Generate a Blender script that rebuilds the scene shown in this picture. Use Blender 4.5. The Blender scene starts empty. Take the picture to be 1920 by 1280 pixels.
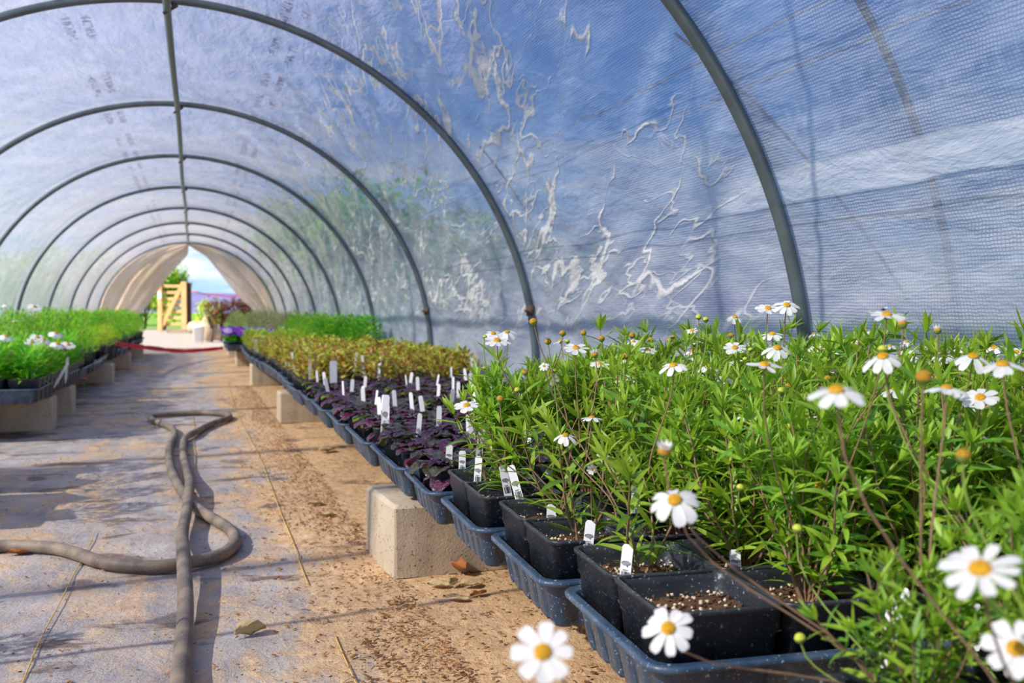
import bpy, math, random
import numpy as np
from mathutils import Vector, Matrix, Quaternion

C = bpy.context.scene.collection
SC = bpy.context.scene
PI = math.pi

# ------------------------------------------------------------------ camera, sky, sun, exposure
EYE = 0.55                      # eye height above the floor
F, YAW, PIT = 1900.0, 0.3039, 0.0289      # focal length in pixels, turn to the right, tilt down
cam = bpy.data.cameras.new('camera')
cam.sensor_width = 36.0
cam.lens = F * 36.0 / 1920.0
cam.clip_start, cam.clip_end = 0.02, 6000
cam.dof.use_dof = True
cam.dof.focus_distance = 1.45
cam.dof.aperture_fstop = 8.0
co = bpy.data.objects.new('camera', cam)
C.objects.link(co)
co.location = (0, 0, EYE)
co.rotation_euler = (PI / 2 - PIT, 0, -YAW)
SC.camera = co

SC.view_settings.view_transform = 'Standard'
SC.view_settings.look = 'None'
SC.view_settings.gamma = 1.0
SC.view_settings.use_curve_mapping = False
SC.view_settings.exposure = 0.82
SC.cycles.max_bounces = 7
SC.cycles.use_adaptive_sampling = True
SC.cycles.adaptive_threshold = 0.03
SC.cycles.adaptive_min_samples = 16
SC.cycles.transparent_max_bounces = 24
SC.cycles.caustics_reflective = False
SC.cycles.caustics_refractive = False
SC.cycles.sample_clamp_indirect = 6.0

sun = bpy.data.lights.new('sun', 'SUN')
sun.energy = 7.6
sun.color = (1.0, 0.93, 0.82)
sun.angle = math.radians(0.6)
so = bpy.data.objects.new('sun', sun)
C.objects.link(so)
SUN_DIR = Vector((-1.0, -0.28, 0.82)).normalized()     # towards the sun
so.rotation_euler = SUN_DIR.to_track_quat('Z', 'Y').to_euler()
so.location = (-8, -1, 8)


def node_mat(name):
    m = bpy.data.materials.new(name)
    m.use_nodes = True
    nt = m.node_tree
    nt.nodes.clear()
    out = nt.nodes.new('ShaderNodeOutputMaterial')
    return m, nt, out


class NT:
    """small helper to write node graphs"""
    def __init__(s, nt):
        s.nt = nt

    def n(s, kind, **kw):
        nd = s.nt.nodes.new('ShaderNode' + kind)
        ins = kw.pop('ins', {})
        for k, v in kw.items():
            setattr(nd, k, v)
        for k, v in ins.items():
            s.put(nd.inputs[k], v)
        return nd

    def put(s, sock, v):
        if hasattr(v, 'is_output') or isinstance(v, bpy.types.NodeSocket):
            s.nt.links.new(v, sock)
        else:
            if isinstance(v, tuple) and len(v) == 3 and sock.type == 'RGBA':
                v = v + (1.0,)
            sock.default_value = v

    def math(s, op, a, b=0.0, c=0.0, clamp=False):
        nd = s.n('Math', operation=op, use_clamp=clamp)
        s.put(nd.inputs[0], a); s.put(nd.inputs[1], b); s.put(nd.inputs[2], c)
        return nd.outputs[0]

    def noise(s, vec, scale, detail=3.0, rough=0.55, dist=0.0):
        nd = s.n('TexNoise')
        if vec is not None: s.put(nd.inputs['Vector'], vec)
        nd.inputs['Scale'].default_value = scale
        nd.inputs['Detail'].default_value = detail
        nd.inputs['Roughness'].default_value = rough
        nd.inputs['Distortion'].default_value = dist
        return nd.outputs['Fac']

    def ramp(s, fac, *stops):
        nd = s.n('ValToRGB')
        s.put(nd.inputs[0], fac)
        el = nd.color_ramp.elements
        while len(el) < len(stops): el.new(0.5)
        for e, (p, c) in zip(el, stops):
            e.position = p
            e.color = (c, c, c, 1) if isinstance(c, (int, float)) else tuple(c) + (1,)
        return nd.outputs[0]

    def mix(s, fac, a, b, mode='MIX'):
        nd = s.n('Mix', data_type='RGBA', blend_type=mode)
        s.put(nd.inputs[0], fac); s.put(nd.inputs[6], a); s.put(nd.inputs[7], b)
        return nd.outputs[2]

    def step(s, x, a, b):
        nd = s.n('MapRange', interpolation_type='SMOOTHSTEP')
        s.put(nd.inputs[0], x)
        nd.inputs[1].default_value = a; nd.inputs[2].default_value = b
        return nd.outputs[0]

    def mapping(s, vec, scale=(1, 1, 1), rot=(0, 0, 0), loc=(0, 0, 0)):
        nd = s.n('Mapping')
        s.put(nd.inputs[0], vec)
        nd.inputs['Scale'].default_value = scale
        nd.inputs['Rotation'].default_value = rot
        nd.inputs['Location'].default_value = loc
        return nd.outputs[0]


def srgb(r, g, b):
    f = lambda v: (v / 255 / 12.92) if v / 255 <= 0.04045 else ((v / 255 + 0.055) / 1.055) ** 2.4
    return (f(r), f(g), f(b))


w = bpy.data.worlds.new('sky')
SC.world = w
w.use_nodes = True
w.node_tree.nodes.clear()
g = NT(w.node_tree)
wo = w.node_tree.nodes.new('ShaderNodeOutputWorld')
tc = g.n('TexCoord')
sx = g.n('SeparateXYZ', ins={0: tc.outputs['Generated']})
el = sx.outputs[2]
grad = g.ramp(g.math('MULTIPLY', el, 1.0, clamp=True),
              (0.0, srgb(196, 222, 244)), (0.05, srgb(128, 190, 240)), (0.18, srgb(84, 150, 226)), (0.6, srgb(50, 105, 200)), (1.0, srgb(44, 92, 185)))
cl = g.noise(g.mapping(tc.outputs['Generated'], scale=(2.2, 2.2, 16.0), loc=(0.31, 0.2, 0.22)), 1.6, 5, 0.6, 0.4)
clm = g.ramp(cl, (0.43, 0.0), (0.60, 1.0))
fade = g.math('SUBTRACT', 1.0, g.math('MULTIPLY', g.step(el, 0.09, 0.20), 0.93))
clf = g.math('MULTIPLY', clm, fade)
skyc = g.mix(clf, grad, srgb(238, 243, 250))
bg = g.n('Background', ins={0: skyc, 1: 0.72})
w.node_tree.links.new(bg.outputs[0], wo.inputs[0])

# ------------------------------------------------------------------ measuring the photograph
cY, sY, cP, sP = math.cos(YAW), math.sin(YAW), math.cos(PIT), math.sin(PIT)


def ray(px, py):
    a, b = (px - 960) / F, -(py - 640) / F
    d, z = cP + b * sP, b * cP - sP
    return Vector((a * cY + d * sY, -a * sY + d * cY, z))


def at_z(px, py, z=0.0):
    r = ray(px, py)
    return Vector((0, 0, EYE)) + r * ((z - EYE) / r.z)


def at_d(px, py, d):
    return Vector((0, 0, EYE)) + ray(px, py) * d


def at_Y(px, py, y):
    r = ray(px, py)
    return Vector((0, 0, EYE)) + r * (y / r.y)


# tunnel cross-section: ellipse over short upright feet
S = 1.83
Y0 = 0.056
XR, RR, BB, ZC = -0.0754, 1.3374, 1.3077, 0.3172
_t = np.linspace(0, PI, 1201)
_x, _z = XR + RR * np.cos(_t), ZC + BB * np.sin(_t)
_L = np.concatenate([[0], np.cumsum(np.hypot(np.diff(_x), np.diff(_z)))])
ARC = float(_L[-1])


def section(u):
    """arc length u from the right spring line -> x, z, inward normal"""
    if u < 0: return XR + RR, ZC + u, -1.0, 0.0
    if u > ARC: return XR - RR, ZC - (u - ARC), 1.0, 0.0
    t = float(np.interp(u, _L, _t))
    nx, nz = -math.cos(t) / RR, -math.sin(t) / BB
    l = math.hypot(nx, nz)
    return XR + RR * math.cos(t), ZC + BB * math.sin(t), nx / l, nz / l


# ------------------------------------------------------------------ object helpers
class MB:
    def __init__(s):
        s.v, s.f, s.m = [], [], []

    def add(s, vs, fs, mi=0):
        o = len(s.v)
        s.v.extend([tuple(p) for p in vs])
        s.f.extend([tuple(i + o for i in f) for f in fs])
        s.m.extend([mi] * len(fs))

    def box(s, lo, hi, mi=0, M=None):
        (a, b, c), (d, e, f_) = lo, hi
        vs = [Vector(p) for p in ((a, b, c), (d, b, c), (d, e, c), (a, e, c), (a, b, f_), (d, b, f_), (d, e, f_), (a, e, f_))]
        if M: vs = [M @ p for p in vs]
        s.add(vs, [(0, 3, 2, 1), (4, 5, 6, 7), (0, 1, 5, 4), (1, 2, 6, 5), (2, 3, 7, 6), (3, 0, 4, 7)], mi)

    def loops(s, rings, mi=0, close=True, cap0=False, cap1=False):
        n = len(rings[0]); vs = [p for r in rings for p in r]; fs = []
        for i in range(len(rings) - 1):
            for j in range(n if close else n - 1):
                k = (j + 1) % n
                fs.append((i * n + j, i * n + k, (i + 1) * n + k, (i + 1) * n + j))
        if cap0: fs.append(tuple(range(n - 1, -1, -1)))
        if cap1: fs.append(tuple((len(rings) - 1) * n + j for j in range(n)))
        s.add(vs, fs, mi)

    def tube(s, pts, rad, n=8, mi=0, caps=True):
        pts = [Vector(p) for p in pts]
        rings, N = [], None
        for i, p in enumerate(pts):
            t = (pts[min(i + 1, len(pts) - 1)] - pts[max(i - 1, 0)])
            t = t.normalized() if t.length > 1e-9 else Vector((0, 0, 1))
            if N is None:
                N = t.cross(Vector((0, 0, 1)))
                if N.length < 1e-3: N = t.cross(Vector((1, 0, 0)))
            N = (N - t * N.dot(t))
            N = N.normalized() if N.length > 1e-6 else t.orthogonal().normalized()
            B = t.cross(N)
            r = rad[i] if isinstance(rad, (list, tuple)) else rad
            rings.append([p + (N * math.cos(2 * PI * k / n) + B * math.sin(2 * PI * k / n)) * r for k in range(n)])
        s.loops(rings, mi, True, caps, caps)

    def mesh(s, name, mats, smooth=True):
        me = bpy.data.meshes.new(name)
        me.from_pydata(s.v, [], s.f)
        for m in mats: me.materials.append(m)
        me.polygons.foreach_set('material_index', s.m)
        me.polygons.foreach_set('use_smooth', [smooth] * len(s.f))
        me.update()
        return me

    def build(s, name, mats, parent=None, smooth=True, loc=None):
        if not isinstance(mats, (list, tuple)): mats = [mats]
        return link(name, s.mesh(name, mats, smooth), parent, loc)


def link(name, data, parent=None, loc=None, rot=None):
    o = bpy.data.objects.new(name, data)
    C.objects.link(o)
    if parent: o.parent = parent
    if loc is not None: o.location = loc
    if rot is not None: o.rotation_euler = rot
    return o


def tag(o, label, cat=None, group=None, kind=None):
    if label: o['label'] = label
    if cat: o['category'] = cat
    if group: o['group'] = group
    if kind: o['kind'] = kind
    return o


def thing(name, label, cat, loc=(0, 0, 0), rz=0.0, group=None):
    o = link(name, None, None, loc, (0, 0, rz))
    o.empty_display_size = 0.05
    return tag(o, label, cat, group)


ORD = ['', 'first', 'second', 'third', 'fourth', 'fifth', 'sixth', 'seventh', 'eighth', 'ninth', 'tenth', 'eleventh', 'twelfth',
       'thirteenth', 'fourteenth', 'fifteenth', 'sixteenth', 'seventeenth', 'eighteenth', 'nineteenth', 'twentieth']
for _i, _w in enumerate(['twenty', 'thirty', 'forty']):
    for _k in range(1, 10): ORD.append(_w + '-' + ORD[_k])
    ORD.append(['thirtieth', 'fortieth', 'fiftieth'][_i])


def bez(p0, p1, p2, p3, n):
    out = []
    for i in range(n + 1):
        t = i / n; q = 1 - t
        out.append(p0 * q ** 3 + p1 * 3 * q * q * t + p2 * 3 * q * t * t + p3 * t ** 3)
    return out


def smooth_path(pts, k=6):
    """Catmull-Rom through points"""
    P = [Vector(p) for p in pts]; P = [P[0] * 2 - P[1]] + P + [P[-1] * 2 - P[-2]]
    out = []
    for i in range(1, len(P) - 2):
        for j in range(k):
            t = j / k
            out.append(0.5 * ((2 * P[i]) + (P[i + 1] - P[i - 1]) * t + (2 * P[i - 1] - 5 * P[i] + 4 * P[i + 1] - P[i + 2]) * t * t
                              + (3 * P[i] - P[i - 1] - 3 * P[i + 1] + P[i + 2]) * t ** 3))
    out.append(P[-2])
    return out


# ------------------------------------------------------------------ materials
def pmat(name, col, rough=0.6, var=0.0, vscale=30.0, bump=0.0, bscale=80.0, spec=0.5, trans=0.0, tcol=None, metallic=0.0, col2=None, speck=None, coat=0.0):
    m, nt, out = node_mat(name)
    g = NT(nt)
    tcn = g.n('TexCoord')
    vec = tcn.outputs['Object']
    c = g.n('RGB'); c.outputs[0].default_value = tuple(col) + (1,)
    c = c.outputs[0]
    if col2 is not None:
        c = g.mix(g.ramp(g.noise(vec, vscale, 4), (0.38, 0.0), (0.62, 1.0)), tuple(col), tuple(col2))
    elif var:
        nz = g.noise(vec, vscale, 4)
        hv = g.n('HueSaturation', ins={'Color': c, 'Value': g.math('ADD', 1 - var / 2 * 1.0, g.math('MULTIPLY', g.math('SUBTRACT', nz, 0.5), var * 3))})
        c = hv.outputs[0]
    if speck:
        sc_, amt, scol = speck
        sm = g.ramp(g.noise(vec, sc_, 2, 0.7), (0.5 + amt * 0.3, 0.0), (0.5 + amt * 0.3 + 0.06, 1.0))
        c = g.mix(sm, c, tuple(scol))
    bs = g.n('BsdfPrincipled', ins={'Base Color': c, 'Roughness': rough, 'Specular IOR Level': spec, 'Metallic': metallic, 'Coat Weight': coat})
    if bump:
        b = g.n('Bump', ins={'Height': g.noise(vec, bscale, 4), 'Strength': bump, 'Distance': 0.004})
        nt.links.new(b.outputs[0], bs.inputs['Normal'])
    sh = bs.outputs[0]
    if trans:
        tr = g.n('BsdfTranslucent', ins={'Color': tuple(tcol or col)})
        mx = g.n('MixShader', ins={0: trans, 1: sh, 2: tr.outputs[0]})
        sh = mx.outputs[0]
    nt.links.new(sh, out.inputs[0])
    return m


def leafmat(name, a, b, tcol, rough=0.42, vscale=45.0, trans=0.38, coat=0.0, bump=0.0):
    """leaf: two tones of its own, per-object shift, light coming through"""
    m, nt, out = node_mat(name)
    g = NT(nt)
    tcn = g.n('TexCoord'); vec = tcn.outputs['Object']
    oi = g.n('ObjectInfo')
    c = g.mix(g.ramp(g.noise(vec, vscale, 2), (0.35, 0.0), (0.65, 1.0)), a, b)
    hv = g.n('HueSaturation', ins={'Color': c, 'Value': g.math('ADD', 0.88, g.math('MULTIPLY', oi.outputs['Random'], 0.24)),
                                   'Hue': g.math('ADD', 0.492, g.math('MULTIPLY', oi.outputs['Random'], 0.016))})
    bs = g.n('BsdfPrincipled', ins={'Base Color': hv.outputs[0], 'Roughness': rough, 'Specular IOR Level': 0.45, 'Coat Weight': coat, 'Coat Roughness': 0.2})
    if bump:
        bn = g.n('Bump', ins={'Height': g.noise(vec, 160, 2, 0.5, 1.0), 'Strength': bump, 'Distance': 0.003})
        nt.links.new(bn.outputs[0], bs.inputs['Normal'])
    tr = g.n('BsdfTranslucent', ins={'Color': tcol})
    mx = g.n('MixShader', ins={0: trans, 1: bs.outputs[0], 2: tr.outputs[0]})
    nt.links.new(mx.outputs[0], out.inputs[0])
    return m


M = {}
M['daisy_leaf'] = leafmat('daisy_leaf_green', srgb(112, 156, 42), srgb(168, 200, 66), srgb(190, 222, 60))
M['daisy_leaf2'] = leafmat('daisy_leaf_deep', srgb(76, 128, 40), srgb(118, 164, 50), srgb(150, 195, 50))
M['stem'] = pmat('stem_green', srgb(130, 152, 62), 0.6, 0.2)
M['stem_brown'] = pmat('stem_brown', srgb(150, 118, 92), 0.75, 0.3, 60)
M['petal'] = pmat('petal_white', srgb(246, 246, 244), 0.55, trans=0.35, tcol=srgb(250, 250, 246))
M['disc'] = pmat('disc_yellow', srgb(236, 178, 28), 0.7, 0.35, 400, 0.6, 700)
M['bud'] = pmat('bud_green', srgb(190, 200, 60), 0.6, 0.2, 300)
M['bud_gold'] = pmat('bud_gold', srgb(214, 158, 30), 0.7, 0.4, 500, 0.6, 900)
M['pot'] = pmat('pot_black_plastic', srgb(34, 40, 48), 0.38, 0.3, 20, 0.15, 300, col2=srgb(54, 58, 64), speck=(260, 0.45, srgb(150, 155, 162)))
M['tray'] = pmat('tray_blue_black_plastic', srgb(42, 66, 92), 0.36, 0.3, 14, 0.2, 260, col2=srgb(74, 92, 112), speck=(240, 0.42, srgb(160, 172, 186)))
M['soil'] = pmat('potting_soil', srgb(74, 50, 34), 0.95, 0.5, 200, 1.0, 240, col2=srgb(110, 76, 48))
M['perlite'] = pmat('perlite', srgb(226, 206, 176), 0.9, 0.3, 100)
M['label'] = pmat('label_white_plastic', srgb(238, 238, 240), 0.35)
M['ink'] = pmat('label_ink', srgb(38, 42, 50), 0.6)
M['purple'] = leafmat('bugle_leaf_purple', srgb(58, 26, 50), srgb(100, 44, 78), srgb(120, 40, 70), 0.24, 60, 0.12, 0.8, 1.6)
M['bronze'] = leafmat('bugle_leaf_bronze', srgb(52, 44, 40), srgb(84, 84, 46), srgb(110, 110, 40), 0.26, 60, 0.15, 0.8, 1.6)
M['bugle_green'] = leafmat('bugle_leaf_green', srgb(90, 130, 36), srgb(150, 170, 50), srgb(150, 180, 40), 0.4, 60, 0.35)
M['yg'] = leafmat('seedling_leaf_yellow', srgb(192, 192, 60), srgb(232, 226, 96), srgb(226, 228, 84), 0.45, 40, 0.4)
M['yb'] = leafmat('seedling_leaf_russet', srgb(156, 98, 56), srgb(196, 140, 78), srgb(180, 110, 50), 0.45, 40, 0.3)
M['ol'] = leafmat('seedling_leaf_olive', srgb(126, 152, 48), srgb(170, 188, 70), srgb(150, 170, 40), 0.45, 40, 0.4)
M['bright'] = leafmat('fern_leaf_bright', srgb(104, 180, 34), srgb(156, 214, 48), srgb(170, 228, 50), 0.5, 20, 0.45)
M['lime'] = leafmat('fern_leaf_lime', srgb(168, 205, 30), srgb(205, 222, 50), srgb(200, 225, 40), 0.5, 20, 0.45)
M['dark'] = leafmat('bush_leaf_dark', srgb(62, 146, 34), srgb(96, 180, 40), srgb(100, 195, 40), 0.5, 20, 0.35)
M['grey'] = leafmat('lavender_leaf_grey', srgb(146, 158, 108), srgb(180, 186, 138), srgb(150, 160, 90), 0.6, 20, 0.3)
M['red'] = leafmat('shrub_leaf_red', srgb(110, 44, 34), srgb(140, 80, 44), srgb(150, 60, 40), 0.5, 8, 0.25)
M['violet'] = pmat('pansy_violet', srgb(130, 52, 190), 0.6, 0.3, 60, trans=0.3, tcol=srgb(160, 70, 220))
M['lilac'] = pmat('pansy_lilac', srgb(214, 190, 236), 0.6, 0.2, 60, trans=0.3, tcol=srgb(220, 200, 240))
M['magenta'] = pmat('dianthus_magenta', srgb(222, 26, 120), 0.6, 0.2, 60, trans=0.3, tcol=srgb(240, 40, 140))
M['block'] = pmat('concrete_block', srgb(204, 188, 162), 0.9, 0.25, 9, 0.35, 220, speck=(120, 0.42, srgb(112, 98, 80)))
M['hose'] = pmat('hose_rubber', srgb(96, 86, 78), 0.6, 0.4, 14, 0.3, 120, col2=srgb(140, 124, 106), speck=(160, 0.5, srgb(168, 150, 122)))
M['steel'] = pmat('galvanised_steel', srgb(112, 124, 130), 0.38, 0.3, 12, 0.1, 120, metallic=0.55)
M['rust'] = pmat('rusty_bolt', srgb(104, 78, 62), 0.8, 0.4, 60)
M['thread'] = pmat('thread_yellow', srgb(214, 176, 92), 0.8)
M['dryleaf'] = pmat('dry_leaf_pale', srgb(214, 188, 142), 0.8, 0.3, 40, 0.3, 90)
M['dryleaf2'] = pmat('dry_leaf_russet', srgb(176, 108, 58), 0.8, 0.3, 40, 0.3, 90)
M['chip'] = pmat('wood_chip', srgb(172, 126, 78), 0.9, 0.4, 9, col2=srgb(120, 80, 46))
M['chip2'] = pmat('wood_chip_pale', srgb(214, 178, 132), 0.9, 0.3, 9)
M['wood'] = pmat('gate_wood', srgb(234, 182, 122), 0.75, 0.25, 6, 0.3, 60)
M['wood_dark'] = pmat('post_wood_dark', srgb(98, 66, 48), 0.8, 0.3, 6)
M['white'] = pmat('white_plastic', srgb(240, 242, 244), 0.4)
M['tape'] = pmat('red_tape', srgb(222, 24, 60), 0.5, trans=0.25, tcol=srgb(240, 40, 70))
M['rope'] = pmat('tan_rope', srgb(150, 132, 112), 0.85, 0.3, 200, 0.6, 400)
M['stone'] = pmat('pale_stone', srgb(196, 172, 146), 0.9, 0.25, 5, 0.6, 20)
M['bark'] = pmat('bark', srgb(96, 78, 62), 0.9, 0.3, 9, 0.6, 20)
M['tree'] = leafmat('tree_leaf_green', srgb(66, 128, 30), srgb(120, 176, 40), srgb(130, 190, 40), 0.5, 2.0, 0.4)
M['tree_yellow'] = leafmat('tree_leaf_yellow_green', srgb(140, 176, 30), srgb(186, 205, 52), srgb(190, 215, 50), 0.5, 3.0, 0.45)
M['board'] = pmat('plank_wood', srgb(170, 124, 78), 0.85, 0.3, 8, 0.4, 80)


def film_material():
    m, nt, out = node_mat('woven_greenhouse_film')
    g = NT(nt)
    uv = g.n('UVMap', uv_map='UVMap')
    sp = g.n('SeparateXYZ', ins={0: uv.outputs[0]})
    u, v = sp.outputs[0], sp.outputs[1]
    # woven threads: rows along the tunnel and short cross threads
    def lines(x, pitch, a, b):
        fr = g.math('FRACT', g.math('DIVIDE', x, pitch))
        return g.step(g.math('ABSOLUTE', g.math('SUBTRACT', fr, 0.5)), a, b)
    wob = g.math('MULTIPLY', g.noise(g.mapping(uv.outputs[0], scale=(1, 6, 1)), 9, 2), 0.004)
    row = lines(g.math('ADD', u, wob), 0.0062, 0.20, 0.42)
    crs = lines(v, 0.0078, 0.26, 0.44)
    thr = g.math('MAXIMUM', row, g.math('MULTIPLY', crs, 0.72))
    patch = g.ramp(g.noise(uv.outputs[0], 5.0, 3), (0.3, 0.45), (0.62, 1.0))
    weave0 = g.math('MULTIPLY', thr, patch)
    # slantwise creases down the shoulders; sunlight glancing off the folds is painted white
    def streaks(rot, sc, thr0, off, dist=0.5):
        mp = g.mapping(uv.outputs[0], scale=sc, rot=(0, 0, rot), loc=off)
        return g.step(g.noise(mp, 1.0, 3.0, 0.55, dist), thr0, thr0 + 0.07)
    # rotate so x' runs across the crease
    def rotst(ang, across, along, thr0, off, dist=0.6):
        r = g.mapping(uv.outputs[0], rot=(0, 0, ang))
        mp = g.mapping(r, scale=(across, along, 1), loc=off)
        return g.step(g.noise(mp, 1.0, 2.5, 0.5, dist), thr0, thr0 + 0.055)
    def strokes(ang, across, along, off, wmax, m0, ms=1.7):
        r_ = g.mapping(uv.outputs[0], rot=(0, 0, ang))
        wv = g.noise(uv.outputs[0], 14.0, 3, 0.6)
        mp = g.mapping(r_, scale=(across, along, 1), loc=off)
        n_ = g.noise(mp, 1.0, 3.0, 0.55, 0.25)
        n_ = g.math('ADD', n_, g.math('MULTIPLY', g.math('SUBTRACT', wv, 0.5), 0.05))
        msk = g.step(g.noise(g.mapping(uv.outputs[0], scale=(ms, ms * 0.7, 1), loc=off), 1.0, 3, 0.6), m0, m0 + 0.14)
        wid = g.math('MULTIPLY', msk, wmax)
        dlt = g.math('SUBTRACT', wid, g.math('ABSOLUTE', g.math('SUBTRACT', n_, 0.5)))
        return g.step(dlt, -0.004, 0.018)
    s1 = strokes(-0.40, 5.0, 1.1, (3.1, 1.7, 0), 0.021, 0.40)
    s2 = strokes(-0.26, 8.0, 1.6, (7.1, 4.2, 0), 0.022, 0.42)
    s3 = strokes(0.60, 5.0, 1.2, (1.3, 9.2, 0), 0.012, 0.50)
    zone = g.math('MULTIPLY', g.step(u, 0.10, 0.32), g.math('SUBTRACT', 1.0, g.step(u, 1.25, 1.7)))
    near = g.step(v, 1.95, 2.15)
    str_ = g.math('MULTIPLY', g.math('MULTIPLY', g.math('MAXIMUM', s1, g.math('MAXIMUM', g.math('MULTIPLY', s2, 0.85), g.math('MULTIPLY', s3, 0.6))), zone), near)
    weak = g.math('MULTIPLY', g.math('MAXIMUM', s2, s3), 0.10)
    crease_glint = g.math('MAXIMUM', str_, weak)
    # long fold lines along the tunnel and one lapped seam band
    wl = g.math('ADD', u, g.math('MULTIPLY', g.math('SUBTRACT', g.noise(g.mapping(uv.outputs[0], scale=(0, 1.6, 1)), 1.0, 2), 0.5), 0.05))
    def at(u0, wd):
        return g.math('SUBTRACT', 1.0, g.step(g.math('ABSOLUTE', g.math('SUBTRACT', wl, u0)), wd * 0.3, wd))
    folds = g.math('MAXIMUM', g.math('MAXIMUM', at(0.412, 0.006), at(0.525, 0.005)), g.math('MAXIMUM', at(0.72, 0.005), at(0.806, 0.006)))
    fdark = g.math('MAXIMUM', at(0.462, 0.004), g.math('MAXIMUM', at(0.418, 0.004), at(0.74, 0.004)))
    band = g.math('MULTIPLY', g.step(wl, 0.466, 0.470), g.math('SUBTRACT', 1.0, g.step(wl, 0.530, 0.542)))
    band = g.math('MULTIPLY', band, g.math('SUBTRACT', 1.0, g.step(v, 1.5, 2.6)))
    weave = g.math('MULTIPLY', weave0, g.math('SUBTRACT', 1.0, g.math('MULTIPLY', band, 0.55)))
    # doubled film where it lies along each hoop
    hv = g.math('ABSOLUTE', g.math('SUBTRACT', g.math('FRACT', g.math('DIVIDE', g.math('ADD', v, 10 * S - Y0 + S / 2), S)), 0.5))
    hoop = g.math('SUBTRACT', 1.0, g.step(hv, 0.012, 0.055))
    hoop = g.math('MULTIPLY', hoop, g.step(v, 0.8, 1.2))
    # faded maker's print, too faint to read: rows of blue-grey blocks
    def inkrow(u0):
        a = g.math('LESS_THAN', g.math('ABSOLUTE', g.math('SUBTRACT', u, u0)), 0.016)
        blk = g.step(g.noise(g.mapping(uv.outputs[0], scale=(30, 46, 1), loc=(u0 * 9, 0, 0)), 1.0, 1), 0.47, 0.53)
        big = g.step(g.noise(g.mapping(uv.outputs[0], scale=(0, 1.9, 1), loc=(u0 * 3, 0, 0)), 1.0, 0), 0.47, 0.52)
        return g.math('MULTIPLY', g.math('MULTIPLY', a, blk), big)
    ink = g.math('MAXIMUM', g.math('MAXIMUM', inkrow(1.69), inkrow(1.625)), g.math('MAXIMUM', inkrow(2.43), inkrow(2.365)))
    dirt = g.ramp(g.noise(g.mapping(uv.outputs[0], scale=(1, 0.35, 1)), 3.2, 5, 0.6), (0.3, 0.0), (0.7, 1.0))
    # how milky: the rest is seen through
    hz = g.math('ADD', 0.57, g.math('MULTIPLY', dirt, 0.10))
    hz = g.math('ADD', hz, g.math('MULTIPLY', g.math('SUBTRACT', 1.0, g.step(u, 0.12, 0.95)), 0.34))
    hz = g.math('ADD', hz, g.math('MULTIPLY', crease_glint, 0.34))
    hz = g.math('ADD', hz, g.math('MULTIPLY', folds, 0.22))
    hz = g.math('ADD', hz, g.math('MULTIPLY', band, 0.28))
    hz = g.math('ADD', hz, g.math('MULTIPLY', hoop, 0.18))
    hz = g.math('ADD', hz, g.math('MULTIPLY', weave, 0.10))
    hz = g.math('MINIMUM', g.math('ADD', hz, g.math('MULTIPLY', ink, 0.4)), 0.96)
    colr = g.mix(g.math('MULTIPLY', weave, 0.75), srgb(204, 206, 218), srgb(104, 116, 146))
    colr = g.mix(g.math('MULTIPLY', band, 0.8), colr, srgb(236, 238, 248))
    colr = g.mix(crease_glint, colr, srgb(246, 242, 236))
    colr = g.mix(g.math('MULTIPLY', fdark, 0.6), colr, srgb(110, 118, 140))
    colr = g.mix(g.math('MULTIPLY', ink, 0.75), colr, srgb(70, 78, 120))
    bmp = g.n('Bump', ins={'Height': g.math('ADD', g.math('MULTIPLY', crease_glint, 0.35), g.math('MULTIPLY', g.noise(g.mapping(uv.outputs[0], scale=(9, 3, 1), rot=(0, 0, -0.3)), 1.6, 5, 0.6, 0.2), 1.3)), 'Strength': 0.55, 'Distance': 0.02})
    dif = g.n('BsdfDiffuse', ins={'Color': colr, 'Normal': bmp.outputs[0]})
    trl = g.n('BsdfTranslucent', ins={'Color': colr, 'Normal': bmp.outputs[0]})
    milk = g.n('MixShader', ins={0: g.math('SUBTRACT', 0.46, g.math('MULTIPLY', crease_glint, 0.2)), 1: dif.outputs[0], 2: trl.outputs[0]})
    tcol = g.mix(g.math('MULTIPLY', weave, 0.55), (0.97, 0.98, 1.0), (0.55, 0.6, 0.68))
    tp = g.n('BsdfTransparent', ins={'Color': tcol})
    mx = g.n('MixShader', ins={0: hz, 1: tp.outputs[0], 2: milk.outputs[0]})
    gl = g.n('BsdfGlossy', ins={'Color': (1, 1, 1), 'Roughness': 0.28, 'Normal': bmp.outputs[0]})
    fr = g.n('Fresnel', ins={'IOR': 1.35, 'Normal': bmp.outputs[0]})
    mx2 = g.n('MixShader', ins={0: g.math('MULTIPLY', fr.outputs[0], 0.8), 1: mx.outputs[0], 2: gl.outputs[0]})
    nt.links.new(mx2.outputs[0], out.inputs[0])
    return m


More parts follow.
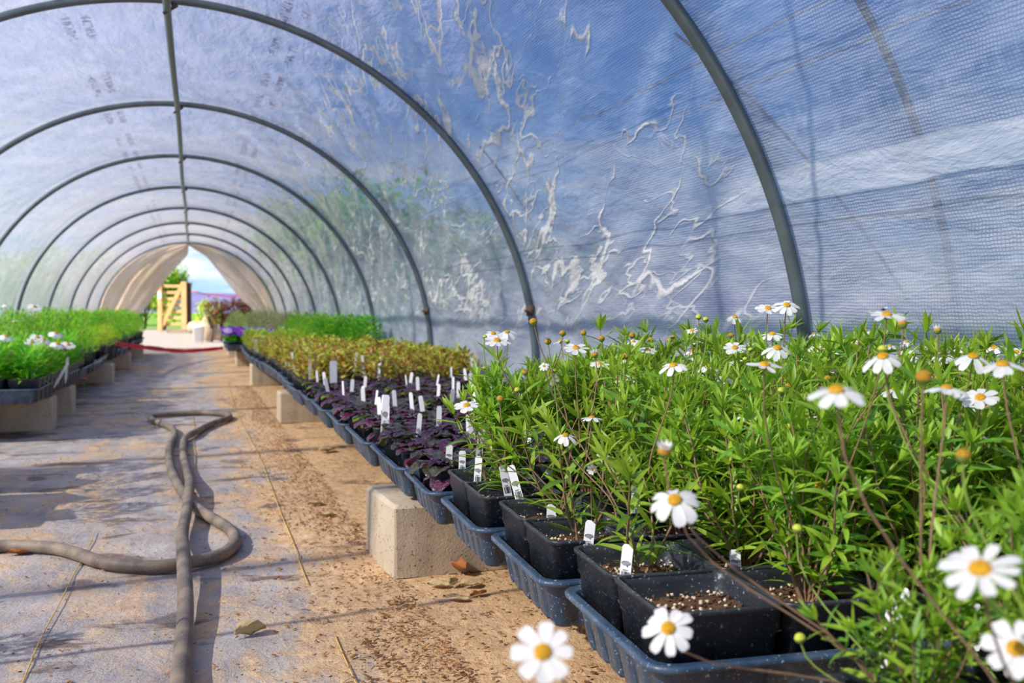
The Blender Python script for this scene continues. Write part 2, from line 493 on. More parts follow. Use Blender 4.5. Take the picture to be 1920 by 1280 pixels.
def floor_material():
    m, nt, out = node_mat('dusty_ground_cloth')
    g = NT(nt)
    tcn = g.n('TexCoord'); P = tcn.outputs['Object']
    sp = g.n('SeparateXYZ', ins={0: P})
    x = sp.outputs[0]
    big = g.noise(g.mapping(P, scale=(1.3, 0.55, 1)), 1.7, 6, 0.62, 0.5)
    mid = g.noise(g.mapping(P, scale=(2.2, 1.0, 1), loc=(3, 8, 0)), 5.0, 6, 0.65, 0.6)
    fine = g.noise(P, 120.0, 4, 0.7)
    side = g.step(x, 0.02, 0.42)
    lside = g.math('SUBTRACT', 1.0, g.step(x, -0.75, -0.30))
    dirt = g.math('ADD', g.math('MULTIPLY', big, 0.6), g.math('MULTIPLY', mid, 0.5))
    dirt = g.math('ADD', dirt, g.math('MULTIPLY', side, 0.24))
    dirt = g.math('ADD', dirt, g.math('MULTIPLY', g.math('SUBTRACT', fine, 0.5), 0.22))
    dm = g.step(dirt, 0.51, 0.69)
    # woven cloth
    cloth = g.mix(g.ramp(g.noise(g.mapping(P, scale=(1, 0.6, 1)), 9, 4), (0.3, 0.0), (0.7, 1.0)), srgb(146, 142, 144), srgb(192, 184, 178))
    wv = g.n('TexWave', wave_type='BANDS', bands_direction='X', ins={'Vector': P, 'Scale': 170.0, 'Distortion': 0.6})
    cloth = g.mix(g.math('MULTIPLY', wv.outputs['Fac'], 0.14), cloth, srgb(70, 72, 80))
    soil = g.mix(g.ramp(g.noise(P, 26, 6, 0.7), (0.3, 0.0), (0.7, 1.0)), srgb(178, 138, 98), srgb(230, 196, 152))
    soil = g.mix(g.ramp(fine, (0.52, 0.0), (0.68, 0.8)), soil, srgb(224, 190, 146))
    c = g.mix(dm, cloth, soil)
    # damp, dark peat patches trodden into the cloth
    pt = g.noise(g.mapping(P, scale=(1.0, 1.9, 1), loc=(5, 1, 0)), 3.0, 6, 0.68, 0.4)
    peat = g.step(g.math('ADD', pt, g.math('MULTIPLY', lside, 0.07)), 0.57, 0.66)
    c = g.mix(g.math('MULTIPLY', peat, 0.75), c, srgb(92, 68, 52))
    hole = g.step(g.noise(g.mapping(P, scale=(1, 0.9, 1), loc=(2, 2, 0)), 5.2, 2, 0.4), 0.665, 0.70)
    c = g.mix(g.math('MULTIPLY', hole, 0.7), c, srgb(86, 88, 98))
    bs = g.n('BsdfPrincipled', ins={'Base Color': c, 'Roughness': 0.9, 'Specular IOR Level': 0.25})
    hgt = g.math('ADD', g.math('MULTIPLY', mid, 1.0), g.math('ADD', g.math('MULTIPLY', fine, 0.5), g.math('MULTIPLY', g.noise(P, 40, 5, 0.7), 0.9)))
    b = g.n('Bump', ins={'Height': hgt, 'Strength': 0.6, 'Distance': 0.012})
    nt.links.new(b.outputs[0], bs.inputs['Normal'])
    nt.links.new(bs.outputs[0], out.inputs[0])
    return m


def ground_material():
    m, nt, out = node_mat('gravel_and_grass_ground')
    g = NT(nt)
    tcn = g.n('TexCoord'); P = tcn.outputs['Object']
    sp = g.n('SeparateXYZ', ins={0: P})
    grav = g.mix(g.ramp(g.noise(P, 30, 5, 0.7), (0.3, 0.0), (0.7, 1.0)), srgb(138, 128, 118), srgb(184, 174, 162))
    grass = g.mix(g.ramp(g.noise(P, 1.5, 5, 0.7), (0.3, 0.0), (0.7, 1.0)), srgb(82, 126, 46), srgb(128, 160, 66))
    # a gravel yard round the tunnel, grass past it
    rx = g.step(g.math('ABSOLUTE', g.math('ADD', sp.outputs[0], 0.3)), 3.2, 4.4)
    far = g.step(sp.outputs[1], 34, 40)
    c = g.mix(g.math('MAXIMUM', rx, far), grav, grass)
    bs = g.n('BsdfPrincipled', ins={'Base Color': c, 'Roughness': 0.95, 'Specular IOR Level': 0.1})
    nt.links.new(bs.outputs[0], out.inputs[0])
    return m


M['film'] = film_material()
M['floor'] = floor_material()
M['ground'] = ground_material()
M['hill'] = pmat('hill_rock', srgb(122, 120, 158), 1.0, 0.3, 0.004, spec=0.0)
m_, nt_, out_ = node_mat('door_sheet')
g_ = NT(nt_)
_tc = g_.n('TexCoord')
_c = g_.mix(g_.ramp(g_.noise(_tc.outputs['Object'], 2.2, 5, 0.6), (0.35, 0.0), (0.65, 1.0)), srgb(236, 214, 190), srgb(250, 234, 214))
_bm = g_.n('Bump', ins={'Height': g_.noise(g_.mapping(_tc.outputs['Object'], scale=(3, 1, 0.6)), 4, 4), 'Strength': 0.6, 'Distance': 0.03})
_d = g_.n('BsdfDiffuse', ins={'Color': _c, 'Normal': _bm.outputs[0]})
_t2 = g_.n('BsdfTranslucent', ins={'Color': _c, 'Normal': _bm.outputs[0]})
_x1 = g_.n('MixShader', ins={0: 0.55, 1: _d.outputs[0], 2: _t2.outputs[0]})
_tp = g_.n('BsdfTransparent')
_x2 = g_.n('MixShader', ins={0: 0.22, 1: _x1.outputs[0], 2: _tp.outputs[0]})
nt_.links.new(_x2.outputs[0], out_.inputs[0])
M['door'] = m_

# ------------------------------------------------------------------ the setting: ground, floor, film, hills
mb = MB()
mb.add([(-900, -200, -0.02), (900, -200, -0.02), (900, 1500, -0.02), (-900, 1500, -0.02)], [(0, 1, 2, 3)])
tag(mb.build('ground', M['ground'], smooth=False), 'pale gravel yard and grass outside the tunnel', 'ground', kind='structure')

rnd = np.random.RandomState(5)


def vnoise(X, Y, seed=0):
    """value noise on arrays"""
    rs = np.random.RandomState(seed).rand(256, 256)
    xi, yi = np.floor(X).astype(int), np.floor(Y).astype(int)
    xf, yf = X - xi, Y - yi
    xf = xf * xf * (3 - 2 * xf); yf = yf * yf * (3 - 2 * yf)
    a, b = rs[xi % 256, yi % 256], rs[(xi + 1) % 256, yi % 256]
    c, d = rs[xi % 256, (yi + 1) % 256], rs[(xi + 1) % 256, (yi + 1) % 256]
    return (a * (1 - xf) + b * xf) * (1 - yf) + (c * (1 - xf) + d * xf) * yf


def grid_obj(name, V, nu, nv, mat, uv=None, smooth=True):
    idx = np.arange(nu * nv).reshape(nu, nv)
    F_ = np.stack([idx[:-1, :-1], idx[1:, :-1], idx[1:, 1:], idx[:-1, 1:]], -1).reshape(-1, 4)
    me = bpy.data.meshes.new(name)
    me.from_pydata(V.tolist(), [], F_.tolist())
    me.materials.append(mat)
    if uv is not None:
        ul = me.uv_layers.new(name='UVMap')
        li = np.empty(len(me.loops), dtype=np.int32)
        me.loops.foreach_get('vertex_index', li)
        ul.data.foreach_set('uv', uv[li].astype(np.float32).ravel())
    me.polygons.foreach_set('use_smooth', [smooth] * len(me.polygons))
    me.update()
    return link(name, me)


# floor: cloth over uneven ground
gx, gy = np.linspace(-1.33, 1.18, 90), np.linspace(-1.6, 16.45, 420)
GX, GY = np.meshgrid(gx, gy, indexing='ij')
GZ = 0.006 * (vnoise(GX * 5, GY * 3, 1) - 0.5) + 0.004 * (vnoise(GX * 17, GY * 11, 2) - 0.5) - 0.002
tag(grid_obj('floor', np.stack([GX, GY, GZ], -1).reshape(-1, 3), 90, 420, M['floor']), 'dusty grey ground cloth strewn with brown soil along the path', 'floor', kind='structure')

# film cover
us = np.arange(-ZC, ARC + ZC + 0.001, 0.028)
vs_ = np.concatenate([np.arange(-1.75, 6.5, 0.03), np.arange(6.5, 16.56, 0.06)])
sec = np.array([section(float(a)) for a in us])
U, Vv = np.meshgrid(us, vs_, indexing='ij')
ph = (Vv - Y0) / S
sag = 0.016 * (0.5 - 0.5 * np.cos(2 * PI * ph))
wr = np.zeros_like(U)
for k, (ang, fr, am, sd) in enumerate([(-0.42, 9, 0.010, 3), (-0.30, 17, 0.006, 4), (0.5, 11, 0.005, 5)]):
    a = U * math.cos(ang) - Vv * math.sin(ang); b = U * math.sin(ang) + Vv * math.cos(ang)
    n1 = vnoise(a * fr + 40, b * 1.8 + 40, sd)
    wr += am * np.clip((np.abs(n1 - 0.5) * -4 + 1), -0.6, 1)
right = 1 / (1 + np.exp((U - 1.6) / 0.18))
onhoop = np.clip(np.abs(((ph + 0.5) % 1) - 0.5) / 0.06, 0, 1)
D = sag + wr * (0.35 + 0.65 * right) * onhoop + 0.0
D = np.clip(D, -0.012, 0.03)
off = -0.018                                # film lies outside the hoops
X3 = sec[:, 0][:, None] + sec[:, 2][:, None] * (D + off)
Z3 = sec[:, 1][:, None] + sec[:, 3][:, None] * (D + off)
V3 = np.stack([X3, Vv, Z3], -1).reshape(-1, 3)
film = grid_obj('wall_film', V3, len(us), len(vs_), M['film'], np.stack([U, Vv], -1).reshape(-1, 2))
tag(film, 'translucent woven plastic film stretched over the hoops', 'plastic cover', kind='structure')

# hills
def hills(name, dist, h0, seed, mat, label):
    xs = np.linspace(-900, 900, 260)
    top = h0 * (0.7 + 0.35 * vnoise(xs / 130 + 9, xs * 0 + 3, seed) + 0.12 * vnoise(xs / 35 + 9, xs * 0 + 8, seed))
    rows = []
    for q, s in enumerate([0, 0.35, 0.62, 0.82, 1.0]):
        rows.append(np.stack([xs, np.full_like(xs, dist + q * dist * 0.12) + 26 * vnoise(xs / 25, xs * 0 + q, seed), top * s - 1], -1))
    V = np.stack(rows, 1).reshape(-1, 3)
    tag(grid_obj(name, V, 260, 5, mat), label, 'hills', kind='structure')


hills('mountain_range', 950, 31.0, 11, M['hill'], 'hazy violet mountain ridge on the horizon')

# ------------------------------------------------------------------ hoops, ridge pole, ropes
def hoop_pts(n):
    y = Y0 + n * S
    out = []
    for u in np.arange(-ZC + 0.0, ARC + ZC + 0.001, 0.05):
        x, z, nx, nz = section(float(u))
        out.append((x, y, z))
    return out


hoop_words = {1: 'curved steel hoop nearest the camera rising behind the white daisies',
              9: 'last steel hoop framing the open end of the tunnel'}
hoops = {}
for n in range(1, 10):
    mb = MB(); mb.tube(hoop_pts(n), 0.0145, 12)
    lab = hoop_words.get(n, f'{ORD[n]} curved steel hoop counted from the camera, carrying the plastic film')
    o = mb.build('tunnel_hoop', M['steel']); hoops[n] = o
    tag(o, lab, 'hoop', 'steel hoops of the tunnel')
mb = MB()
ry = [(XR + 0.004 * math.sin(y * 1.3), y, ZC + BB - 0.031 - 0.006 * (0.5 - 0.5 * math.cos(2 * PI * (y - Y0) / S))) for y in np.arange(-1.5, 16.6, 0.15)]
mb.tube(ry, 0.0135, 12)
rp = mb.build('ridge_pole', M['steel'])
tag(rp, 'long steel ridge pole running under the tops of the hoops', 'pole')
for n in range(1, 10):
    b = MB(); y = Y0 + n * S
    b.tube([(XR - 0.017, y, ZC + BB - 0.048), (XR + 0.03, y, ZC + BB - 0.016)], 0.006, 6)
    b.tube([(XR + 0.014, y - 0.03, ZC + BB - 0.012), (XR + 0.014, y + 0.03, ZC + BB - 0.012)], 0.005, 6)
    b.build('clamp_bolt', M['rust'], rp)
for n in (2, 3):     # rusty couplings low on the right legs
    x, z, nx, nz = section(0.24)
    b = MB(); b.tube([(x, Y0 + n * S, z - .02), (x, Y0 + n * S, z + .02)], 0.0165, 10); b.tube([(x - .02, Y0 + n * S - .012, z), (x - .026, Y0 + n * S - .02, z)], .006, 6)
    b.build('coupling', M['rust'], hoops[n])

for k, yy in enumerate([1.45]):
    mb = MB(); pts = []
    for u in np.arange(-ZC, ARC + ZC, 0.05):
        x, z, nx, nz = section(float(u))
        pts.append((x - nx * 0.03, yy + 0.006 * math.sin(u * 7), z - nz * 0.03))
    mb.tube(pts, 0.008, 6)
    tag(mb.build('tie_rope', M['rope']), 'rope pulled over the outside of the film, nearest the camera', 'rope', 'ropes over the film')
for y1, y2, lab in [(2.0, 1.2, 'thin dark cord slanting over the film beside the nearest hoop'), (3.55, 3.27, 'thin dark cord over the film just before the second hoop')]:
    mb = MB(); pts = []
    for u in np.arange(-ZC + 0.0, 0.9, 0.05):
        x, z, nx, nz = section(float(u))
        f_ = (u + ZC) / (0.9 + ZC)
        pts.append((x - nx * 0.026, y2 + (y1 - y2) * f_, z - nz * 0.026))
    mb.tube(pts, 0.0035, 5)
    tag(mb.build('thin_rope', M['rope']), lab, 'cord')

# end wall sheets tied back from the opening
def end_sheet(name, edge, side, label):
    """edge: (x, z) points from the apex to the floor; the sheet spans from there to the last hoop"""
    yE = Y0 + 9 * S
    n = 40; E_ = smooth_path([(x, 0, z) for x, z in edge], 10)
    d = [0]
    for i in range(1, len(E_)): d.append(d[-1] + (E_[i] - E_[i - 1]).length)
    rows = []
    for i in range(n + 1):
        s = i / n
        x = float(np.interp(s * d[-1], d, [p.x for p in E_])); z = float(np.interp(s * d[-1], d, [p.z for p in E_]))
        uu = ARC / 2 + side * 0.0
        uo = (ARC / 2) * (1 - s) + s * (-ZC) if side > 0 else (ARC / 2) * (1 - s) + s * (ARC + ZC)
        xo, zo, _, _ = section(uo)
        row = []
        for j in range(17):
            q = j / 16
            fold = 0.05 * math.sin(q * 9.0 + s * 5.0) * math.sin(q * PI) + 0.03 * math.sin(q * 23 + s * 3) * math.sin(q * PI)
            row.append((x * (1 - q) + xo * q, yE + 0.03 + fold + 0.10 * (1 - q) * s, z * (1 - q) + zo * q))
        rows.append(row)
    V = np.array(rows).reshape(-1, 3)
    o = grid_obj(name, V, n + 1, 17, M['door'])
    so_ = o.modifiers.new('thickness', 'SOLIDIFY'); so_.thickness = 0.003
    tag(o, label, 'door sheet')


def em(px, py):
    p = at_Y(px, py, Y0 + 9 * S); return (p.x, p.z)


end_sheet('door_sheet', [(XR, ZC + BB - 0.03), em(352, 476), em(338, 493), em(322, 510), em(303, 535), em(285, 560), em(268, 582), (-0.93, 0.4), (-0.97, 0.02)], -1,
          'tan plastic sheet drawn aside left of the far opening')
end_sheet('door_sheet', [(XR, ZC + BB - 0.03), em(370, 470), em(388, 482), em(409, 507), em(432, 537), em(452, 560), em(474, 580), (1.02, 0.4), (1.06, 0.02)], 1,
          'tan plastic sheet drawn aside right of the far opening')

# ------------------------------------------------------------------ pots, trays, labels, blocks
def rrect(wx, wy, r, z, n=4, per=0, groove=0.0, pitch=0.045):
    """rounded rectangle ring; optional vertical grooves along the sides"""
    pts = []
    hx, hy = wx / 2, wy / 2
    cs = [(hx - r, hy - r, 0), (-hx + r, hy - r, PI / 2), (-hx + r, -hy + r, PI), (hx - r, -hy + r, 3 * PI / 2)]
    for k, (cx, cy, a0) in enumerate(cs):
        for i in range(n + 1):
            a = a0 + PI / 2 * i / n
            pts.append((cx + r * math.cos(a), cy + r * math.sin(a), z))
        if per:
            nx_, ny_, _ = cs[(k + 1) % 4]
            a = a0 + PI / 2
            p0 = (cx + r * math.cos(a), cy + r * math.sin(a)); p1 = (nx_ + r * math.cos(a), ny_ + r * math.sin(a))
            Ls = math.hypot(p1[0] - p0[0], p1[1] - p0[1])
            m = per
            for i in range(1, m):
                t = i / m
                ph_ = (t * Ls - Ls / 2) / pitch
                gq = groove * max(0.0, (abs(((ph_) % 1) - 0.5) - 0.30) / 0.2) ** 0.5
                pts.append((p0[0] + (p1[0] - p0[0]) * t - math.cos(a) * gq, p0[1] + (p1[1] - p0[1]) * t - math.sin(a) * gq, z))
    return pts


def pot_mesh(wx, wy, h):
    b = MB()
    t = 0.0022
    k = 0.80
    rings = [rrect(wx * k, wy * k, 0.010, 0.0), rrect(wx * (k + 0.09), wy * (k + 0.09), 0.012, h * 0.72), rrect(wx * (k + 0.115), wy * (k + 0.115), 0.012, h * 0.73),
             rrect(wx * (k + 0.14), wy * (k + 0.14), 0.013, h * 0.94), rrect(wx * 0.985, wy * 0.985, 0.016, h * 0.955), rrect(wx * 0.995, wy * 0.995, 0.017, h * 0.985),
             rrect(wx * 0.985, wy * 0.985, 0.016, h), rrect(wx * 0.925, wy * 0.925, 0.013, h), rrect(wx * (k + 0.10), wy * (k + 0.10), 0.012, h * 0.90),
             rrect(wx * (k + 0.03), wy * (k + 0.03), 0.010, h * 0.4)]
    b.loops(rings, 0, True, True, True)
    return b.mesh('pot', [M['pot']])


def soil_mesh(wx, wy, z, seed, chunk=60):
    R = random.Random(seed)
    b = MB(); n = 10
    vs = [((i / n - 0.5) * wx, (j / n - 0.5) * wy, z + R.uniform(-0.004, 0.004) - 0.004 * (abs(i / n - .5) + abs(j / n - .5))) for i in range(n + 1) for j in range(n + 1)]
    fs = [(i * (n + 1) + j, (i + 1) * (n + 1) + j, (i + 1) * (n + 1) + j + 1, i * (n + 1) + j + 1) for i in range(n) for j in range(n)]
    b.add(vs, fs, 0)
    for _ in range(chunk):
        x, y = R.uniform(-.46, .46) * wx, R.uniform(-.46, .46) * wy
        r = R.uniform(0.0012, 0.0034)
        M3 = Matrix.Translation((x, y, z + 0.002)) @ Matrix.Rotation(R.uniform(0, 6), 4, Vector((R.random(), R.random(), R.random() + .1)).normalized())
        P = [M3 @ Vector(q) * 1 for q in ((r, 0, 0), (-r, 0.2 * r, 0), (0, r * .8, 0), (0.1 * r, -r, 0), (0, 0, r * .8), (0, 0.1 * r, -r * .8))]
        b.add(P, [(0, 2, 4), (2, 1, 4), (1, 3, 4), (3, 0, 4), (2, 0, 5), (1, 2, 5), (3, 1, 5), (0, 3, 5)], 1 if R.random() < .55 else 0)
    return b.mesh('soil', [M['soil'], M['perlite']])


def tray_mesh(wx, wy, h):
    b = MB()
    per = 60
    gr = dict(per=per, n=4)
    k = 0.016
    rings = [rrect(wx - 0.055, wy - 0.055, 0.016, 0.0, groove=0.011, **gr), rrect(wx - 0.050, wy - 0.050, 0.018, 0.004, groove=0.011, **gr),
             rrect(wx - 0.030, wy - 0.030, 0.020, h - 0.012, groove=0.008, **gr), rrect(wx - 0.026, wy - 0.026, 0.021, h - 0.008, groove=0.0, **gr),
             rrect(wx - 0.006, wy - 0.006, 0.026, h - 0.008, **gr), rrect(wx, wy, 0.028, h - 0.006, **gr), rrect(wx, wy, 0.028, h - 0.002, **gr),
             rrect(wx - 0.006, wy - 0.006, 0.026, h, **gr), rrect(wx - 0.014, wy - 0.014, 0.022, h - 0.002, **gr), rrect(wx - 0.020, wy - 0.020, 0.020, h + 0.0, **gr),
             rrect(wx - 0.028, wy - 0.028, 0.018, h - 0.004, **gr), rrect(wx - 0.034, wy - 0.034, 0.017, h - 0.014, **gr),
             rrect(wx - 0.058, wy - 0.058, 0.014, 0.005, **gr)]
    b.loops(rings, 0, True, True, True)
    return b.mesh('seedling_tray', [M['tray']])


TRAY_Z, TRAY_H = 0.163, 0.064
POT_Z, POT_H = 0.169, 0.103
RIM = TRAY_Z + TRAY_H
_tm = {}


def tray(cx, cy, wx, wy, rz, label, group):
    key = (round(wx, 3), round(wy, 3))
    if key not in _tm: _tm[key] = tray_mesh(wx, wy, TRAY_H)
    o = link('seedling_tray', _tm[key], None, (cx, cy, TRAY_Z), (0, 0, rz))
    return tag(o, label, 'tray', group)


def label_mesh(w_, l, pt):
    """flat garden stake: rounded top, pointed foot, about 1 mm thick"""
    b = MB()
    prof = [(-w_ * .12, 0), (-w_ / 2, l * .22), (-w_ / 2, l * .96), (-w_ * .32, l), (w_ * .32, l), (w_ / 2, l * .96), (w_ / 2, l * .22), (w_ * .12, 0)]
    if pt: prof = [(-w_ * .12, 0), (-w_ / 2, l * .22), (-w_ / 2, l * .945), (-w_ * .34, l * .995), (w_ * .05, l), (w_ / 2, l * .93), (w_ / 2, l * .22), (w_ * .12, 0)]
    t = 0.0005
    bend = lambda z: 0.0
    b.loops([[(x, -t, z) for x, z in prof], [(x, t, z) for x, z in prof]], 0, True, True, True)
    return b.mesh('plant_label', [M['label']], False)


def print_mesh(w_, l):
    """round flower emblem, a short line and a column of bars, raised on the front of the label"""
    b = MB(); y = -0.0008
    cz = l * 0.68; r = w_ * 0.38
    def ring(cx, cz_, r0, r1, n=14):
        vs = []
        for k in range(n):
            a = 2 * PI * k / n
            vs += [(cx + r0 * math.cos(a), y, cz_ + r0 * math.sin(a)), (cx + r1 * math.cos(a), y, cz_ + r1 * math.sin(a))]
        b.add(vs, [(2 * k, 2 * k + 1, (2 * k + 3) % (2 * n), (2 * k + 2) % (2 * n)) for k in range(n)])
    ring(0, cz, r * 0.95, r * 1.12, 20)
    for k in range(6):
        a = 2 * PI * k / 6
        ring(r * .52 * math.cos(a), cz + r * .52 * math.sin(a), r * .2, r * .36, 8)
    b.add([(r * .1, y, cz - r * 1.1), (r * .4, y, cz - r * 1.1), (r * .65, y, cz - r * 1.7), (r * .35, y, cz - r * 1.7)], [(0, 1, 2, 3)])
    R = random.Random(2)
    z = l * 0.40
    x = -w_ * 0.34
    while x < w_ * 0.34:
        wd = R.choice([0.0004, 0.0006, 0.0009])
        b.add([(x, y, z), (x + wd, y, z), (x + wd, y, z + l * .14), (x, y, z + l * .14)], [(0, 1, 2, 3)])
        x += wd + R.choice([0.0004, 0.0008])
    b.box((-w_ * .25, y - .00005, l * .565), (w_ * .28, y, l * .572)); b.box((-w_ * .25, y - .00005, l * .552), (w_ * .12, y, l * .557))
    return b.mesh('label_print', [M['ink']], False)


LB = [label_mesh(0.0125, 0.13, True), label_mesh(0.0125, 0.13, False), label_mesh(0.028, 0.11, False), label_mesh(0.016, 0.15, False)]
LP = [print_mesh(0.0125, 0.13), print_mesh(0.0125, 0.13), print_mesh(0.028, 0.11), print_mesh(0.016, 0.15)]


def plant_label(x, y, z, kind, rz, lean, tilt, label, group, printed=True):
    o = link('plant_label', LB[kind], None, (x, y, z), (lean, tilt, rz))
    tag(o, label, 'label', group)
    if printed: link('label_print', LP[kind], o)
    return o


def block_mesh(lx, ly, lz, hollow, seed):
    """cast concrete block with worn edges; hollow ones have two cores open to the sides"""
    R = random.Random(seed)
    b = MB()
    c = 0.008
    rings = []
    for z, k in ((0, 0.0), (lz - c, 0.0), (lz, c)):
        rings.append(rrect(lx - 2 * k, ly - 2 * k, c, z, n=2, per=10))
    b.loops(rings, 0, True, True, True)
    o = b.mesh('concrete_block', [M['block']], False)
    vs = o.vertices
    for v in vs:
        v.co.x += R.uniform(-.0012, .0012); v.co.y += R.uniform(-.0012, .0012)
    return o


BK = block_mesh(0.39, 0.27, 0.152, False, 3)


def block(x, y, rz, label, wx=0.39, wy=0.27, sc=1.0):
    o = link('concrete_block', BK, None, (x, y, 0.0), (0, 0, rz))
    o.scale = (wx / 0.39, wy / 0.27, sc)
    return tag(o, label, 'block', 'concrete blocks under the benches')


block(0.388 + 0.187, 2.06 + 0.137, 0.05, 'sunlit concrete block nearest the camera under the right bench trays')
block(0.40 + 0.195, 5.13 + 0.08, 0.03, 'second concrete block under the right bench, beside the purple plants', wy=0.16)
block(0.42 + 0.185, 7.9 + 0.13, 0.0, 'third concrete block under the right bench, below the yellow-green seedlings')
block(0.41 + 0.195, 10.9, 0.0, 'fourth concrete block under the right bench')
block(0.41 + 0.195, 13.6, 0.0, 'last concrete block under the right bench, near the tunnel end')
block(-0.635 - 0.195, 5.22, 0.0, 'concrete block at the near end of the left bench', wy=0.2)
block(-0.625 - 0.195, 5.93, 0.0, 'second concrete block under the left bench, just past the first', wy=0.2)
block(-0.60 - 0.195, 8.42, 0.0, 'third concrete block under the left bench below the bright green ferns', wy=0.24)
block(-0.60 - 0.195, 10.6, 0.0, 'fourth concrete block under the left bench')
block(-0.60 - 0.195, 13.2, 0.0, 'last concrete block under the left bench, near the tunnel end')
block(0.80, 0.62, 0.0, 'concrete block under the white daisies at the right')

for (x, ya, yb, lab) in [(0.50, 0.2, 5.4, 'path-side plank carrying the near trays of the right bench'), (0.72, 0.2, 5.4, 'inner plank carrying the near trays of the right bench'),
                         (1.06, 0.2, 5.4, 'wall-side plank carrying the near trays of the right bench'),
                         (0.50, 5.5, 14.2, 'path-side plank carrying the far trays of the right bench'), (0.72, 5.5, 14.2, 'inner plank carrying the far trays of the right bench'),
                         (1.06, 5.5, 14.2, 'wall-side plank carrying the far trays of the right bench'),
                         (-0.72, 4.72, 14.2, 'path-side plank under the left bench trays'), (-1.05, 4.72, 14.2, 'wall-side plank under the left bench trays')]:
    b = MB(); b.box((x - 0.035, ya, 0.152), (x + 0.035, yb, TRAY_Z))
    tag(b.build('bench_plank', M['board'], smooth=False), lab, 'plank')
# blocks behind, carrying the wall-side planks
for i, (x, ys) in enumerate([(1.04, (1.1, 3.4, 5.45, 8.6, 11.6, 14.0)), (-1.12, (5.1, 8.0, 11.0, 14.0))]):
    for k, y in enumerate(ys):
        o = block(x, y, 0, f'{ORD[k + 1]} concrete block from the camera along the {"right" if i == 0 else "left"} wall, under the trays', wx=0.22, wy=0.2)

# ------------------------------------------------------------------ leaves and plants
def leaf(b, p, d, up, L, W, curl=0.3, mi=0, segs=4, fold=0.25, shape='lance'):
    """one leaf blade with a folded midrib, bending as it goes"""
    d = d.normalized(); side = d.cross(up)
    if side.length < 1e-4: side = d.orthogonal()
    side.normalize(); nrm = side.cross(d).normalized()
    vs, fs = [], []
    pos = p.copy(); dd = d.copy()
    for i in range(segs + 1):
        t = i / segs
        if shape == 'lance': w_ = W * 0.5 * (math.sin(PI * min(1, t ** 0.8 * 0.94 + 0.05)) ** 0.8)
        else: w_ = W * 0.5 * max(0.08, math.sin(PI * min(1.0, (t ** 1.5) * 0.86 + 0.08)) ** 0.6)
        if i == segs: w_ *= 0.15 if shape == 'lance' else 0.6
        vs += [pos - side * w_ + nrm * w_ * fold, pos.copy(), pos + side * w_ + nrm * w_ * fold]
        dd = (dd - nrm * curl / segs).normalized(); nrm = side.cross(dd).normalized()
        pos = pos + dd * (L / segs)
    for i in range(segs):
        a = i * 3
        fs += [(a, a + 1, a + 4, a + 3), (a + 1, a + 2, a + 5, a + 4)]
    b.add(vs, fs, mi)


def rdir(R, az, elv):
    return Vector((math.cos(az) * math.cos(elv), math.sin(az) * math.cos(elv), math.sin(elv)))


def daisy_foliage(seed, h=0.24, spread=0.085, nst=17, dense=1.0):
    R = random.Random(seed)
    lf, st = MB(), MB()
    tips = []

    def shoot(p, d, L, lev):
        steps = max(3, int(L / 0.0165))
        pts = [p.copy()]; q = p.copy(); dd = d.copy()
        side = dd.orthogonal().normalized()
        for i in range(steps):
            dd = (dd + Vector((R.uniform(-.16, .16), R.uniform(-.16, .16), R.uniform(-0.02, .16)))).normalized()
            q = q + dd * (L / steps); pts.append(q.copy())
            t = (i + 1) / steps
            if (lev > 0 or t > 0.10) and R.random() < 0.95 * dense:
                side = (Quaternion(dd, PI / 2 + R.uniform(-.3, .3)) @ side)
                side = (side - dd * side.dot(dd)).normalized()
                for sg in (1, -1):
                    ld = (dd * R.uniform(0.5, 1.1) + side * sg).normalized()
                    leaf(lf, q, ld, dd, R.uniform(0.034, 0.062) * (1.0 - 0.25 * t), R.uniform(0.0056, 0.0090), R.uniform(-.15, .9), 0 if R.random() < .6 else 1, 4, 0.3)
            if lev == 0 and 0.35 < t < 0.9 and R.random() < 0.22:
                shoot(q, (dd + rdir(R, R.uniform(0, 6.28), 0.2) * 0.8).normalized(), L * R.uniform(.25, .45), 1)
        r0 = 0.0020 if lev == 0 else 0.0011
        st.tube(pts, [r0 * (1 - 0.55 * i / len(pts)) for i in range(len(pts))], 5, 1 if lev == 0 else 0, False)
        if lev == 0 and len(pts) > 4:
            pass
        for sg in range(5):      # tuft at the tip
            leaf(lf, pts[-1], (dd + rdir(R, sg * 1.256 + R.random(), .1) * .55).normalized(), dd, R.uniform(.022, .038), R.uniform(.004, .006), R.uniform(-.2, .3), 0, 4, 0.35)
        tips.append(pts[-1])
    for k in range(nst):
        az = 2 * PI * k / nst + R.uniform(-.3, .3)
        out = R.uniform(0.15, 1.0)
        d = Vector((math.cos(az) * out * spread / h * 1.5, math.sin(az) * out * spread / h * 1.5, 1)).normalized()
        base = Vector((R.uniform(-.008, .008), R.uniform(-.008, .008), 0))
        shoot(base, d, h * R.uniform(0.7, 1.06), 0)
    return lf.mesh('foliage', [M['daisy_leaf'], M['daisy_leaf2']]), st.mesh('stems', [M['stem'], M['stem_brown']])


